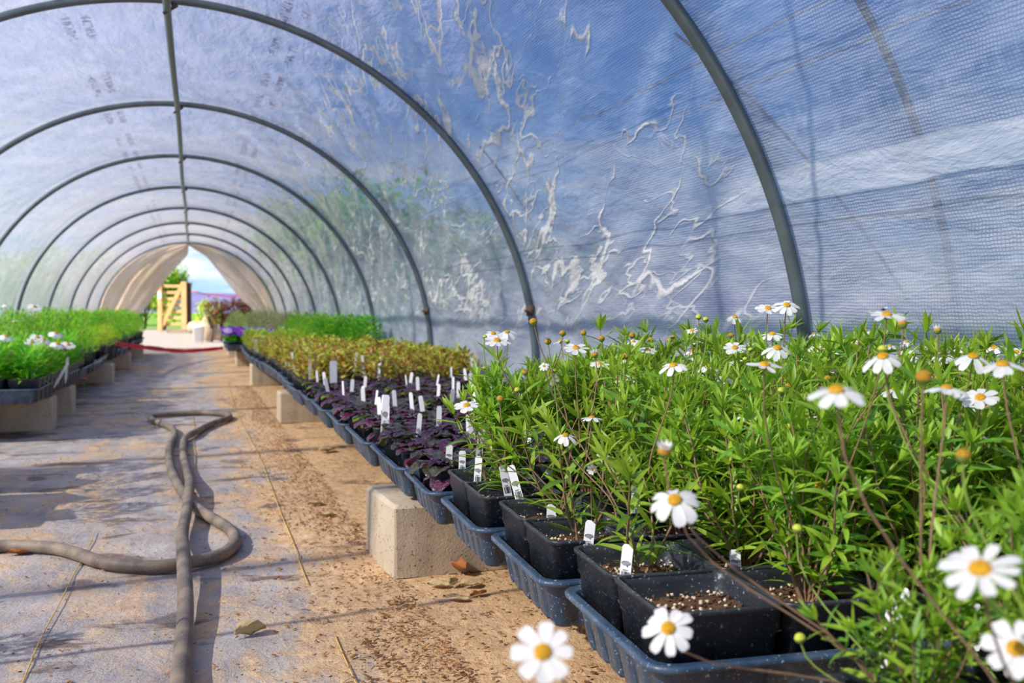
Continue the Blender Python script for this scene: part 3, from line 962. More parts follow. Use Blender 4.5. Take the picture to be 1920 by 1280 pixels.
def flower_meshes(seed, n, R0, droop, notch=True):
    """petals radiating from a disc, facing +Z; radius R0"""
    R = random.Random(seed)
    b = MB()
    for k in range(n):
        a = 2 * PI * k / n + R.uniform(-.12, .12)
        L = R0 * R.uniform(.88, 1.05); W = R0 * (0.46 if n <= 9 else 0.34) * R.uniform(.85, 1.15)
        dr = droop + R.uniform(-.12, .12)
        ca, sa = math.cos(a), math.sin(a)
        tw = R.uniform(-.15, .15)
        prof = [(0.16, .30), (0.35, .62), (0.6, .95), (0.82, 1.0), (0.95, .78)]
        vs = []
        for (t, w_) in prof:
            for s in (-1, -.5, 0, .5, 1):
                x = t * L; y = s * W / 2 * w_
                z = -dr * x * t + (abs(s) - .5) * 0.06 * W + tw * y
                vs.append((x * ca - y * sa, x * sa + y * ca, z))
        for s in (-.9, -.5, 0, .5, .9):
            x = L * (1.0 if abs(s) == .5 else .955 if s == 0 else .93); y = s * W / 2 * .68
            z = -dr * x + tw * y
            vs.append((x * ca - y * sa, x * sa + y * ca, z))
        fs = [(i * 5 + j, (i + 1) * 5 + j, (i + 1) * 5 + j + 1, i * 5 + j + 1) for i in range(5) for j in range(4)]
        b.add(vs, fs, 0)
    # green calyx cup
    rings = [[(r * math.cos(2 * PI * k / 10), r * math.sin(2 * PI * k / 10), z) for k in range(10)] for r, z in ((R0 * .06, -R0 * .26), (R0 * .2, -R0 * .2), (R0 * .27, -R0 * .06), (R0 * .22, 0))]
    b.loops(rings, 1, True, True, True)
    pm = b.mesh('flower', [M['petal'], M['stem']])
    d = MB(); rc = R0 * .27
    rings = [[(rc * math.cos(p) * math.cos(2 * PI * k / 14) * (1 + .05 * ((k + i) % 2)), rc * math.cos(p) * math.sin(2 * PI * k / 14) * (1 + .05 * ((k + i) % 2)), rc * .62 * math.sin(p)) for k in range(14)] for i, p in enumerate((0, .35, .7, 1.05, 1.4))]
    d.loops(rings, 0, True, False, True)
    for k in range(26):
        a = k * 2.4; r = rc * .9 * math.sqrt(k / 26)
        z = rc * .62 * math.sqrt(max(0, 1 - (r / rc) ** 2))
        s_ = rc * .11
        x, y = r * math.cos(a), r * math.sin(a)
        d.add([(x - s_, y, z), (x, y - s_, z), (x + s_, y, z), (x, y + s_, z), (x, y, z + s_ * 1.6)], [(0, 1, 4), (1, 2, 4), (2, 3, 4), (3, 0, 4)])
    return pm, d.mesh('flower_center', [M['disc']])


def bud_mesh(kind):
    b = MB(); n = 10; r = 0.0042 if kind == 0 else 0.0052 if kind == 1 else 0.0048
    rings = [[(r * c * math.cos(2 * PI * k / n), r * c * math.sin(2 * PI * k / n), r * z) for k in range(n)] for c, z in ((.25, -.95), (.8, -.6), (1, -.1))]
    b.loops(rings, 1, True, True, False)
    rings = [[(r * c * math.cos(2 * PI * k / n), r * c * math.sin(2 * PI * k / n), r * z) for k in range(n)] for c, z in ((1, -.1), (.96, .3), (.7, .7), (.3, .9))]
    b.loops(rings, 0, True, False, True)
    if kind == 2:
        for k in range(9):
            a = 2 * PI * k / 9
            leaf(b, Vector((math.cos(a) * r * .7, math.sin(a) * r * .7, r * .3)), Vector((math.cos(a) * .7, math.sin(a) * .7, 1)), Vector((0, 0, 1)), r * 1.3, r * .7, -.3, 2, 3)
    return b.mesh('flower_bud', [M['bud_gold'] if kind else M['bud'], M['stem'], M['petal']])


FL = [flower_meshes(1, 8, 0.0175, 0.10), flower_meshes(2, 9, 0.0175, 0.28), flower_meshes(3, 8, 0.0175, 0.5), flower_meshes(4, 10, 0.0175, 0.05)]
BUD = [bud_mesh(0), bud_mesh(1), bud_mesh(2)]
FOL = [daisy_foliage(100 + i, h=0.20 + 0.016 * (i % 4), spread=0.075 + 0.008 * (i % 3)) for i in range(8)]
WIDE = [daisy_foliage(150 + i, h=0.215, spread=0.15, nst=20) for i in range(3)]
SPARSE = [daisy_foliage(200 + i, h=0.15, spread=0.06, nst=4, dense=.9) for i in range(2)]
SOIL_T = 0.055
DPOT = pot_mesh(0.132, 0.146, POT_H)
DSOIL = [soil_mesh(0.119, 0.132, 0.080, i, 170) for i in range(3)]
RNG = random.Random(77)

daisies = []          # (object, x, y)


def daisy(x, y, label, variant, rz, foliage='full', hs=1.0, nst_flowers=True):
    t = thing('potted_daisy', label, 'potted plant', (x, y, POT_Z), rz, 'white daisies in square black pots')
    link('pot', DPOT, t); link('soil', DSOIL[variant % 3], t)
    src = None
    if foliage == 'full': src = WIDE[variant - 8] if 8 <= variant <= 10 and y < 1.15 and x < 1.0 else FOL[variant % 8]
    elif foliage == 'sparse': src = SPARSE[variant % 2]
    if src:
        a = link('foliage', src[0], t, (0, 0, 0.078)); b_ = link('stems', src[1], t, (0, 0, 0.078))
        r2 = RNG.uniform(0, 6.28)
        for o in (a, b_):
            o.rotation_euler = (RNG.uniform(-.06, .06) if o is a else a.rotation_euler[0], 0, r2)
            o.scale = (hs, hs, hs)
    daisies.append((t, x, y, rz))
    return t


# ------------------------------------------------------------------ right bench, daisy trays
tray_rows = [(0.065, 0.345), (0.36, 0.65), (0.803, 1.112), (1.124, 1.405), (1.418, 1.735), (1.757, 2.035)]
rots = [-0.02, -0.035, -0.055, -0.055, -0.045, -0.05]
for k, (ya, yb) in enumerate(tray_rows):
    cy = (ya + yb) / 2
    tray(0.40 + 0.27, cy, 0.54, 0.292, rots[k], f'dark blue-black plastic tray, {ORD[k + 1]} from the camera along the path edge of the right bench', 'trays along the right bench')
for k, (ya, yb) in enumerate([(0.25, 0.79), (0.81, 1.35), (1.37, 1.91)]):
    tray(1.085, (ya + yb) / 2, 0.262, 0.54, 0.0, f'plastic tray against the film wall under the daisies, {ORD[k + 1]} from the camera', 'trays along the right bench')

for k, (ya, yb) in enumerate(tray_rows[:5]):
    cy = (ya + yb) / 2; r = rots[k]
    for j in range(2):
        for i in range(4):
            lx, ly = (i - 1.5) * 0.126, (j - 0.5) * 0.139
            x = 0.671 + lx * math.cos(r) - ly * math.sin(r); y = cy + .010 + lx * math.sin(r) + ly * math.cos(r)
            row = k * 2 + j + 1
            fol = 'full'; hs = RNG.uniform(.9, 1.08)
            if k == 2 and i == 0: fol = 'none' if j == 0 else 'sparse'
            if k == 3 and i == 0: fol = 'sparse'; hs = 1.1
            if k == 4 and i == 0 and j == 1: fol = 'sparse'
            if k == 0 and i == 0: continue
            if k == 1 and i == 0: fol = 'sparse'
            if k == 1 and i == 1: fol, hs = 'full', .86
            if k == 1 and i == 0 and j == 1: fol, hs = 'full', .60
            if k == 2 and i == 0: fol = 'none' if j == 0 else 'sparse'
            nm = {'full': 'bushy white daisy, black pot', 'none': 'square black pot of speckled soil', 'sparse': 'thin woody daisy, black pot'}[fol]
            daisy(x, y, f'{nm}, {ORD[row]} row from camera, {ORD[i + 1]} from path', (8 + (i + j) % 3 if k in (1, 2) and i else k * 8 + j * 4 + i), r, fol, hs)
for k, (ya, yb) in enumerate([(0.25, 0.79), (0.81, 1.35), (1.37, 1.91)]):
    for j in range(4):
        for i in range(2):
            x = 1.085 + (i - .5) * 0.126; y = ya + 0.07 + j * 0.1335
            daisy(x, y, f'bushy white daisy {"beside" if i else "one in from"} the film wall, {ORD[k * 4 + j + 1]} from the camera', k * 8 + j * 2 + i + 3, 0, 'full', RNG.uniform(.92, 1.06))

# flowers read from the photograph: pixel, width in pixels, how round it looks, tilt sideways
flw = [(1018, 1222, 128, .92), (1253, 1177, 100, .92), (1265, 937, 100, .75), (1838, 1066, 155, .66), (1905, 1215, 125, .9), (1568, 732, 110, .38), (1655, 668, 78, .42), (1434, 684, 74, .25),
       (1838, 745, 72, .6), (1880, 683, 86, .3), (1825, 668, 72, .33), (1663, 590, 70, .25), (1440, 578, 48, .42), (1475, 572, 50, .55), (1378, 594, 36, .35), (1297, 620, 30, .38), (1080, 652, 52, .38),
       (925, 625, 36, .5), (951, 622, 36, .5), (932, 638, 52, .38), (875, 760, 52, .4), (1262, 685, 57, .32), (1307, 700, 42, .5), (1170, 708, 45, .5), (1214, 656, 40, .35), (1188, 640, 26, .5),
       (1280, 770, 46, .8), (1270, 806, 46, .65), (1378, 652, 46, .5), (1410, 640, 34, .5), (1300, 660, 38, .4), (1505, 786, 56, .3), (1532, 655, 42, .35), (1568, 862, 46, .9), (1622, 620, 34, .45),
       (1600, 641, 28, .4), (1788, 679, 42, .45), (1755, 678, 38, .5), (1770, 663, 46, .45), (1745, 655, 34, .6), (1905, 660, 42, .5), (1864, 651, 44, .35), (1776, 703, 34, .35), (1575, 690, 32, .6),
       (1845, 768, 60, .5), (1448, 626, 46, .35), (1458, 652, 56, .5), (1086, 800, 36, .8), (1131, 858, 28, .9), (1020, 686, 20, .8), (1855, 872, 46, .7), (1588, 915, 52, .8), (1700, 668, 40, .7),
       (1760, 752, 50, .3), (1240, 740, 30, .6), (1380, 720, 30, .5), (1110, 880, 22, .9), (1342, 968, 26, .6), (1500, 900, 30, .8), (1670, 1000, 52, .7), (1470, 905, 30, .8), (1668, 648, 30, .3), (1700, 640, 26, .5)]
buds = [(1000, 603, 1, 14), (1055, 625, 1, 12), (1094, 624, 1, 11), (1128, 635, 1, 12), (1185, 629, 1, 11), (1220, 637, 1, 8), (1255, 638, 1, 10), (1174, 667, 1, 12), (1310, 594, 0, 12), (1323, 599, 0, 12), (1388, 617, 1, 9),
        (1371, 629, 1, 10), (1348, 651, 1, 9), (1758, 620, 2, 14), (1692, 608, 2, 19), (1796, 637, 0, 9), (1732, 707, 1, 28), (1655, 655, 0, 19), (938, 748, 1, 14), (970, 731, 0, 12), (1245, 846, 2, 26), (1495, 991, 0, 20),
        (1500, 1196, 0, 22), (1388, 914, 0, 16), (1445, 1100, 0, 14), (1750, 955, 0, 14), (1535, 910, 1, 18), (1400, 985, 0, 14), (1813, 1170, 0, 20), (1040, 695, 0, 10), (1115, 665, 2, 14), (1565, 650, 0, 10), (1475, 665, 0, 12), (1640, 800, 0, 14),
        (1478, 800, 0, 14), (1533, 800, 0, 14), (1205, 755, 0, 10), (1064, 640, 0, 8), (980, 720, 0, 10)]

def nearest(p):
    best, bd = None, 1e9
    for (t, x, y, rz) in daisies:
        if len(t.children) < 3: continue
        d = (x - p.x) ** 2 + (y - p.y) ** 2
        if d < bd: best, bd = (t, x, y, rz), d
    return best


def to_local(P, base):
    t, x, y, rz = base
    q = P - Vector((x, y, POT_Z))
    c_, s_ = math.cos(-rz), math.sin(-rz)
    return Vector((q.x * c_ - q.y * s_, q.x * s_ + q.y * c_, q.z))


def stalk(parent_obj, head_local, base, nrm_local, inv, thick=0.00085, mat='stem_brown'):
    pass


def put_head(P, nrm, base, data, center, scale, name, R, brown=True):
    t, x, y, rz = base
    loc = to_local(P, base)
    nl = Matrix.Rotation(-rz, 3, 'Z') @ nrm
    far_ = Vector((loc.x, loc.y)).length > .11
    q = nl.to_track_quat('Z', 'Y') @ Quaternion((0, 0, 1), R.uniform(0, 6.28))
    o = link(name, data, t, loc)
    o.rotation_mode = 'QUATERNION'; o.rotation_quaternion = q
    o.scale = (scale,) * 3
    if center: link('flower_center', center, o)
    # stalk, in the head's own frame
    start = Vector((0, 0, -0.004))
    # foot somewhere inside the plant's crown
    foot = Vector((loc.x * 0.45 + R.uniform(-.01, .01), loc.y * 0.45 + R.uniform(-.01, .01), max(0.07, min(loc.z * 0.62, loc.z - 0.05))))
    if far_: foot = Vector((loc.x * .06, loc.y * .06, .082))
    inv = q.inverted()
    f_l = (inv @ (foot - loc)) / scale
    upl = inv @ Vector((0, 0, 1))
    L = f_l.length
    pts = bez(start, start + Vector((0, 0, -L * .25)) - upl * L * .1, f_l + upl * L * .3, f_l, 8)
    b = MB(); b.tube(pts, [0.0008 / scale * (0.9 + 0.05 * i) for i in range(len(pts))], 5, 0, False)
    b.build('flower_stalk', M['stem_brown'] if brown else M['stem'], o)
    return o


def head_normal(P, aspect, R):
    v = (Vector((0, 0, EYE)) - P)
    h_ = Vector((v.x, v.y, 0)).normalized()
    down = math.atan2(v.z, Vector((v.x, v.y)).length)       # how far the eye is above the flower
    phi = math.asin(min(.98, aspect)) - down
    nrm = (Vector((0, 0, 1)) * math.cos(phi) + h_ * math.sin(phi))
    sd = Vector((0, 0, 1)).cross(h_)
    return (nrm + sd * R.uniform(-.14, .14)).normalized()


RF = random.Random(31)
for i, (px, py, wd, asp) in enumerate(flw):
    sc_ = RF.uniform(.95, 1.1)
    d = 0.0350 * sc_ * F / wd
    if d > 2.0: sc_ *= 1.9 / d; d = 1.9
    if wd < 34: sc_ *= max(.62, wd / 34); d = 0.0350 * sc_ * F / wd
    P = at_d(px, py, d)
    if P.x > 1.2: k = 1.2 / P.x; P = at_d(px, py, d * k); sc_ *= k
    n_ = head_normal(P, asp, RF)
    pm, cm = FL[i % 4]
    o = put_head(P, n_, nearest(P), pm, cm, sc_, 'flower', RF)
for i, (px, py, kd, wd) in enumerate(buds):
    d = min(1.8, (0.0098 if kd else 0.0086) * F / wd)
    P = at_d(px, py, d)
    if P.x > 1.2: P = at_d(px, py, d * 1.2 / P.x)
    put_head(P, Vector((RF.uniform(-.3, .3), RF.uniform(-.3, .3), 1)).normalized(), nearest(P), BUD[kd], None, 1.0, 'flower_bud', RF, kd > 0)
# further flowers and buds among the leaves of each plant
for (t, x, y, rz) in list(daisies):
    if len(t.children) < 3: continue
    for k in range(RF.choice([2, 3, 4]) if x > .7 else RF.choice([1, 2])):
        P = Vector((x + RF.uniform(-.075, .075), y + RF.uniform(-.08, .08), POT_Z + 0.058 + RF.uniform(.17, .285)))
        if P.length < .8 and P.x < .7: continue
        if RF.random() < .62:
            pm, cm = RF.choice(FL)
            put_head(P, Vector((RF.uniform(-.4, .2), RF.uniform(-.4, .2), 1)).normalized(), (t, x, y, rz), pm, cm, RF.uniform(.7, .95), 'flower', RF)
        else:
            put_head(P, Vector((RF.uniform(-.3, .3), RF.uniform(-.3, .3), 1)).normalized(), (t, x, y, rz), BUD[RF.choice([0, 0, 1])], None, .9, 'flower_bud', RF, False)

# the small fly on the tall flower
Pf = at_d(1656, 580, 0.035 * F / 70 * 1.0)
b = MB()
b.tube([Pf + Vector((-.002, 0, 0)), Pf, Pf + Vector((.0025, 0, .0002))], [.0007, .0013, .0008], 6)
fly = b.build('fly', pmat('fly_black', srgb(40, 30, 28), 0.5)); tag(fly, 'tiny dark fly sitting on a tall white daisy', 'insect')
b = MB()
for sg in (-1, 1): b.add([Pf + Vector((.0005, 0, .001)), Pf + Vector((.003, sg * .0012, .0022)), Pf + Vector((.0034, sg * .0024, .0018)), Pf + Vector((.0015, sg * .0012, .001))], [(0, 1, 2, 3)])
b.build('wings', M['label'], fly)

# labels in the daisy pots (from the photograph): foot pixel at pot-soil level, top pixel
SOILZ = POT_Z + 0.06
lab_near = [((1167, 1128), (1178, 1020), 0, 'white label with round emblem, nearest pot by the path'), ((1098, 1062), (1108, 975), 0, 'white label with round emblem in the second pot by the path'),
            ((1032, 1010), (1034, 945), 0, 'white label in the third pot by the path'), ((985, 975), (957, 872), 1, 'leaning white label, right of a leaning pair at the tray edge'),
            ((958, 955), (942, 872), 1, 'leaning white label, left of a leaning pair at the tray edge'), ((893, 934), (898, 855), 1, 'upright white label with small print beside the last daisy tray'),
            ((866, 905), (867, 845), 1, 'thin white label between purple leaves and daisies'), ((840, 890), (843, 834), 1, 'thin white label beside striped purple leaves near the path'),
            ((1192, 995), (1192, 912), 0, 'white label with emblem behind the front pots'), ((1660, 1235), (1690, 1100), 3, 'wide blank white label, largest at the lower right'),
            ((1660, 1130), (1660, 1040), 0, 'white label half hidden behind the wide blank one'), ((1380, 1080), (1378, 1030), 0, 'white label among leaves right of the front pots'),
            ((1830, 1200), (1824, 1130), 1, 'white label behind the lower right daisy flower'), ((1745, 1010), (1750, 975), 0, 'white label with dark emblem deep among the daisy leaves'),
            ((1595, 1010), (1590, 960), 0, 'white label with dark emblem below a small daisy flower'), ((1030, 930), (1030, 880), 0, 'white label behind woody daisy stems')]
for (fx, fy), (tx, ty), kd, lab in lab_near:
    # stand the foot in the pot at soil height, lean so the top meets the photo's direction
    A = at_z(fx, fy, RIM + 0.02)
    if fx < 1200:
        rr_ = ray(fx, fy); A = Vector((0, 0, EYE)) + rr_ * (max(.437, A.x + .010) / rr_.x)
    T_ = at_Y(tx, ty, A.y + (0.0 if abs(tx - fx) < 20 else 0.02))
    ax = (T_ - A)
    Lf = ax.length
    ax.normalize()
    tot = {0: .13, 1: .13, 2: .11, 3: .15}[kd]
    foot = T_ - ax * tot
    zmin = POT_Z + 0.068
    if foot.z < zmin: foot = T_ - ax * max(0.04, (T_.z - zmin) / max(.2, ax.z))
    scl = (T_ - foot).length / tot
    face = Vector((-A.x, -A.y, 0)).normalized()
    yv = (-face + ax * face.dot(ax)).normalized(); xv = yv.cross(ax).normalized()
    o = link('plant_label', LB[kd], None)
    Rm = Matrix((xv, yv, ax)).transposed()
    Rm = Rm @ Matrix.Rotation(RF.uniform(-.5, .1), 3, 'Z')
    o.matrix_world = Matrix.Translation(foot) @ Rm.to_4x4()
    o.scale = (1, 1, scl)
    tag(o, lab, 'label', 'white plant labels')
    if kd != 3: link('label_print', LP[kd], o)
for k, (t, x, y, rz) in enumerate(daisies):
    if RF.random() < .6 and x > .75:
        row = t['label'].split(', ', 1)[1]
        plant_label(x + RF.uniform(-.05, .05), y + RF.uniform(-.05, .0), SOILZ - .01, RF.choice([0, 1]), RF.uniform(-.6, .2), RF.uniform(-.12, .1), RF.uniform(-.12, .12),
                    f'white label in daisy pot, {row}', 'white plant labels')

# ------------------------------------------------------------------ purple-leaved plants
def bugle(seed, n=18, rad=0.062):
    R = random.Random(seed)
    b = MB()
    for k in range(n):
        a = k * 2.4 + R.uniform(-.3, .3); inner = k / n
        e = 0.25 + 0.75 * inner + R.uniform(-.2, .2)
        d = rdir(R, a, e)
        L = R.uniform(.052, .082) * (1 - .3 * inner); p = Vector((math.cos(a) * .012, math.sin(a) * .012, .004 + .014 * inner))
        # a crinkled broad blade
        mi = 0 if R.random() < .55 else 1
        if R.random() < .06: mi = 2
        side = d.cross(Vector((0, 0, 1))).normalized(); nrm = side.cross(d)
        segs, vs, fs = 8, [], []
        pos, dd = p.copy(), d.copy(); W = L * R.uniform(.56, .72)
        for i in range(segs + 1):
            tt = i / segs
            w_ = W / 2 * max(.1, math.sin(PI * min(1, tt ** 1.15 * .86 + .06)) ** .65)
            if i == segs: w_ *= .55
            for s in (-1, -.5, 0, .5, 1):
                z = (0.16 * abs(s) - .06) * w_ + (.0022 * math.sin(i * 2.6 + abs(s) * 3.0) if 0 < abs(s) else -.0015)
                vs.append(pos + side * s * w_ + nrm * z)
            dd = (dd - nrm * R.uniform(.10, .2)).normalized(); nrm = side.cross(dd)
            pos = pos + dd * L / segs
        for i in range(segs):
            for j in range(4): fs.append((i * 5 + j, i * 5 + j + 1, i * 5 + j + 6, i * 5 + j + 5))
        b.add(vs, fs, mi)
    return b.mesh('foliage', [M['purple'], M['bronze'], M['bugle_green']])


PUR = [bugle(300 + i) for i in range(6)]
SPOT = pot_mesh(0.098, 0.098, 0.092)
SSOIL = soil_mesh(0.086, 0.086, 0.078, 9, 26)


def small_plant(name, x, y, z, fol, label, group, rz, sc=1.0, cat='potted plant', zoff=.076):
    t = thing(name, label, cat, (x, y, z), rz, group)
    link('pot', SPOT, t); link('soil', SSOIL, t)
    o = link('foliage', fol, t, (0, 0, zoff)); o.scale = (sc,) * 3
    return t


# tray 6 (nearest purple) and onwards along the path edge
cols = [0.536, 0.818, 1.098]
pur_trays = [(2.055, 2.47), (2.49, 2.90), (2.93, 3.34), (3.37, 3.78), (3.81, 4.22)]
P2 = [(0.67, (1.757 + 2.035) / 2, 0.54, 0.292, rots[5], 5, 2)]
R6 = random.Random(64)
prow = 0
# the crosswise tray
_, cy, _, _, r, nx_, ny_ = P2[0]
for j in range(2):
    for i in range(5):
        lx, ly = (i - 2) * 0.100, (j - .5) * 0.118
        x = 0.67 + lx * math.cos(r) - ly * math.sin(r); y = cy + lx * math.sin(r) + ly * math.cos(r)
        small_plant('potted_bugleweed', x, y, POT_Z, PUR[(i + j * 3) % 6], f'purple leafy potted plant, {ORD[j + 1]} row behind the daisies, {ORD[i + 1]} from the path',
                    'purple-leaved plants', R6.uniform(0, 6), R6.uniform(.95, 1.15))
        if R6.random() < .8:
            plant_label(x + R6.uniform(-.035, .035), y + R6.uniform(-.03, .03), POT_Z + .045, R6.choice([0, 1]), R6.uniform(-1.3, .3), R6.uniform(-.2, .25), R6.uniform(-.3, .2),
                        f'white label in purple plant, {ORD[j + 1]} row behind daisies, {ORD[i + 1]} from path', 'white plant labels')
for k, (ya, yb) in enumerate(pur_trays):
    for c_i, cx in enumerate(cols):
        cy = (ya + yb) / 2 + R6.uniform(-.008, .008); rz = R6.uniform(-.05, -.01) if c_i == 0 else R6.uniform(-.02, .02)
        tray(cx, cy, 0.270, yb - ya, rz, f'plastic tray of purple plants, {ORD[k + 1]} of its line from the camera, ' + ['beside the path', 'in the middle line', 'against the film wall'][c_i], 'trays along the right bench')
        for j in range(4):
            for i in range(2):
                lx, ly = (i - .5) * 0.108, (j - 1.5) * 0.0985
                x = cx + lx * math.cos(rz) - ly * math.sin(rz); y = cy + lx * math.sin(rz) + ly * math.cos(rz)
                rowi, coli = k * 4 + j + 3, c_i * 2 + i + 1
                small_plant('potted_bugleweed', x, y, POT_Z, PUR[R6.randrange(6)], f'purple leafy potted plant, {ORD[rowi]} row behind the daisies, {ORD[coli]} from the path',
                            'purple-leaved plants', R6.uniform(0, 6), R6.uniform(.9, 1.12))
                if R6.random() < .6:
                    plant_label(x + R6.uniform(-.035, .035), y + R6.uniform(-.03, .03), POT_Z + .02, 1, R6.uniform(-1.5, .1), R6.uniform(-.16, .16), R6.uniform(-.2, .2),
                                f'white label in purple plant, {ORD[rowi]} row behind daisies, {ORD[coli]} from path', 'white plant labels', y < 2.6)
# the two tall labels standing out at the path edge
A = at_z(716, 808, RIM + .03)
plant_label(A.x, A.y, RIM - .03, 3, -0.25, 0.0, 0.08, 'tall white label leaning on another at the corner of the purple trays', 'white plant labels')
A = at_Y(625, 700, 4.05)
plant_label(A.x, A.y, RIM + .02, 2, -0.1, 0, 0, 'wide blank white card between the purple and yellow-green plants', 'white plant labels', False)

# ------------------------------------------------------------------ small leafy masses further back
def bush(seed, n, r, h, lsz, lw, mats, wts, up=.5, shape='lance', z0=0.0, round_=True, stems=5):
    R = random.Random(seed)
    b = MB()
    for k in range(n):
        a = R.uniform(0, 2 * PI); q = math.sqrt(R.random())
        zt = R.random() ** .7
        rr = r * q * (0.55 + .45 * math.sin(PI * min(1, zt * .75 + .2)))
        p = Vector((math.cos(a) * rr, math.sin(a) * rr, z0 + h * zt * (1 - .35 * q * q)))
        d = rdir(R, a + R.uniform(-1, 1), R.uniform(up - .6, up + .6))
        leaf(b, p, d, Vector((0, 0, 1)), lsz * R.uniform(.6, 1.2), lw * R.uniform(.7, 1.2), R.uniform(-.3, .6), R.choices(range(len(mats)), wts)[0], 2 if shape == 'lance' else 3, .2, shape)
    for k in range(stems):
        a = R.uniform(0, 6.28)
        b.tube([(0, 0, 0), (math.cos(a) * r * .3, math.sin(a) * r * .3, h * .5), (math.cos(a) * r * .5, math.sin(a) * r * .5, h * .85)], .0012, 4, len(mats), False)
    return b.mesh('foliage', [M[m] for m in mats] + [M['stem_brown']])


YEL = [bush(400 + i, 95, .056, .13, .026, .014, ['yg', 'yb', 'ol'], [5, 3.2, 2.5], .5, 'obov') for i in range(5)]
GRN = [bush(420 + i, 100, .060, .14, .026, .014, ['ol', 'yg', 'bright'], [4, 2, 3], .5, 'obov') for i in range(3)]
yel_trays = [(4.25 + .43 * k, 4.65 + .43 * k) for k in range(14)]
for k, (ya, yb) in enumerate(yel_trays):
    for c_i, cx in enumerate(cols):
        if c_i == 2 and ya > 7.0: continue
        cy = (ya + yb) / 2; xo = .02 * math.sin(ya * 1.4)
        tray(cx + xo, cy, 0.270, yb - ya, R6.uniform(-.03, .03), f'plastic seedling tray, {ORD[k + 1]} past the purple plants, ' + ['beside the path', 'in the middle line', 'against the film wall'][c_i], 'trays along the right bench')
        for j in range(4):
            for i in range(2):
                x = cx + xo + (i - .5) * 0.108; y = cy + (j - 1.5) * 0.0985
                rowi, coli = k * 4 + j + 1, c_i * 2 + i + 1
                green = ya > 8.4 or (ya > 7.2 and R6.random() < .5)
                # far plants: pot and leaves in one small mesh pair
                t = thing('potted_seedling', None, 'potted plant', (x, y, POT_Z), R6.uniform(0, 6), 'leafy seedlings on the right bench')
                lab = (f'bright green seedling' if green else 'yellow-green russet seedling')
                t['label'] = f'{lab}, {ORD[min(rowi, 50)]} row past the purple plants, {ORD[coli]} from the path' if rowi <= 50 else f'{lab}, in a rear row, {ORD[coli]} from the path'
                if k < 8 or coli == 1: link('pot', SPOT, t)
                o = link('foliage', (GRN if green else YEL)[R6.randrange(3 if green else 5)], t, (0, 0, .076)); o.scale = (R6.uniform(.9, 1.2),) * 3
                if (R6.random() < (.8 if coli == 1 else .35)) and k < 11:
                    plant_label(x + R6.uniform(-.035, .035), y + R6.uniform(-.03, .03), POT_Z + .06, 1, R6.uniform(-1, .4), R6.uniform(-.12, .12), R6.uniform(-.15, .15),
                                f'white label in seedling, {ORD[min(rowi, 50)]} row past purple plants, {ORD[coli]} from path', 'white plant labels', False)

# bright and dark green bushes against the right wall, grey-green mounds, violet pansies
BR = [bush(440 + i, 420, .135, .30, .032, .010, ['bright', 'dark', 'lime'], [5, 3, 1.0], .7) for i in range(3)]
DK = [bush(450 + i, 420, .135, .30, .034, .016, ['dark', 'bright'], [6, 2], .5, 'obov') for i in range(3)]
GY = [bush(460 + i, 520, .135, .29, .034, .004, ['grey', 'ol'], [6, 1], .9) for i in range(3)]
LM = [bush(470 + i, 360, .130, .24, .030, .008, ['lime', 'bright'], [5, 2], .8) for i in range(3)]
BPOT = pot_mesh(0.17, 0.17, 0.13)


def big_plant(name, x, y, fol, label, group, sc, zoff=.11, z=POT_Z, cat='potted plant'):
    t = thing(name, label, cat, (x, y, z), R6.uniform(0, 6), group)
    link('pot', BPOT, t); o = link('foliage', fol, t, (0, 0, zoff)); o.scale = (sc[0], sc[0], sc[1])
    return t


k = 0
for y in np.arange(6.75, 10.3, .23):
    k += 1
    dk = y < 7.6
    for q, x in enumerate((1.10, 0.93)):
        if q and (y < 7.4): continue
        big_plant('potted_bush', x, y, (DK if dk else BR)[k % 3], f'{"dark" if dk else "bright"} green bush {"against the right film wall" if q == 0 else "one in from the right wall"}, {ORD[k]} from the camera', 'green bushes by the right wall', (R6.uniform(.9, 1.1), R6.uniform(.78, .95)))
for k, y in enumerate(np.arange(10.5, 14.6, .28)):
    for q, x in enumerate((0.52, 0.76, 1.0)):
        if y < 12.2 and q == 0: continue
        big_plant('potted_lavender', x, y, GY[(k + q) % 3] if not (q == 0 and k % 3 == 0) else BR[k % 3], f'grey-green feathery plant, right bench far end, {ORD[k + 1]} row, {ORD[q + 1]} from path', 'grey-green mounds on the right bench', (1.05, R6.uniform(.85, 1.1)))


def pansy(seed):
    R = random.Random(seed); b = MB()
    for k in range(9):
        a = k * 2.4; r = .055 * math.sqrt(k / 9)
        p = Vector((math.cos(a) * r, math.sin(a) * r, .055 + R.uniform(0, .03)))
        nrm = Vector((R.uniform(-.3, .1), -1, R.uniform(.3, .9))).normalized(); sd = nrm.orthogonal().normalized()
        mi = 0 if R.random() < .78 else 1
        for j in range(5):
            q = Quaternion(nrm, j * 2 * PI / 5 + .3) @ sd
            leaf(b, p, q, nrm, .022, .022, .2, mi, 3, .1, 'obov')
    for k in range(50):
        a = R.uniform(0, 6.28)
        leaf(b, Vector((math.cos(a) * .03, math.sin(a) * .03, R.uniform(0, .05))), rdir(R, a, .5), Vector((0, 0, 1)), .03, .014, .3, 2, 3, .2, 'obov')
    return b.mesh('foliage', [M['violet'], M['lilac'], M['dark']])


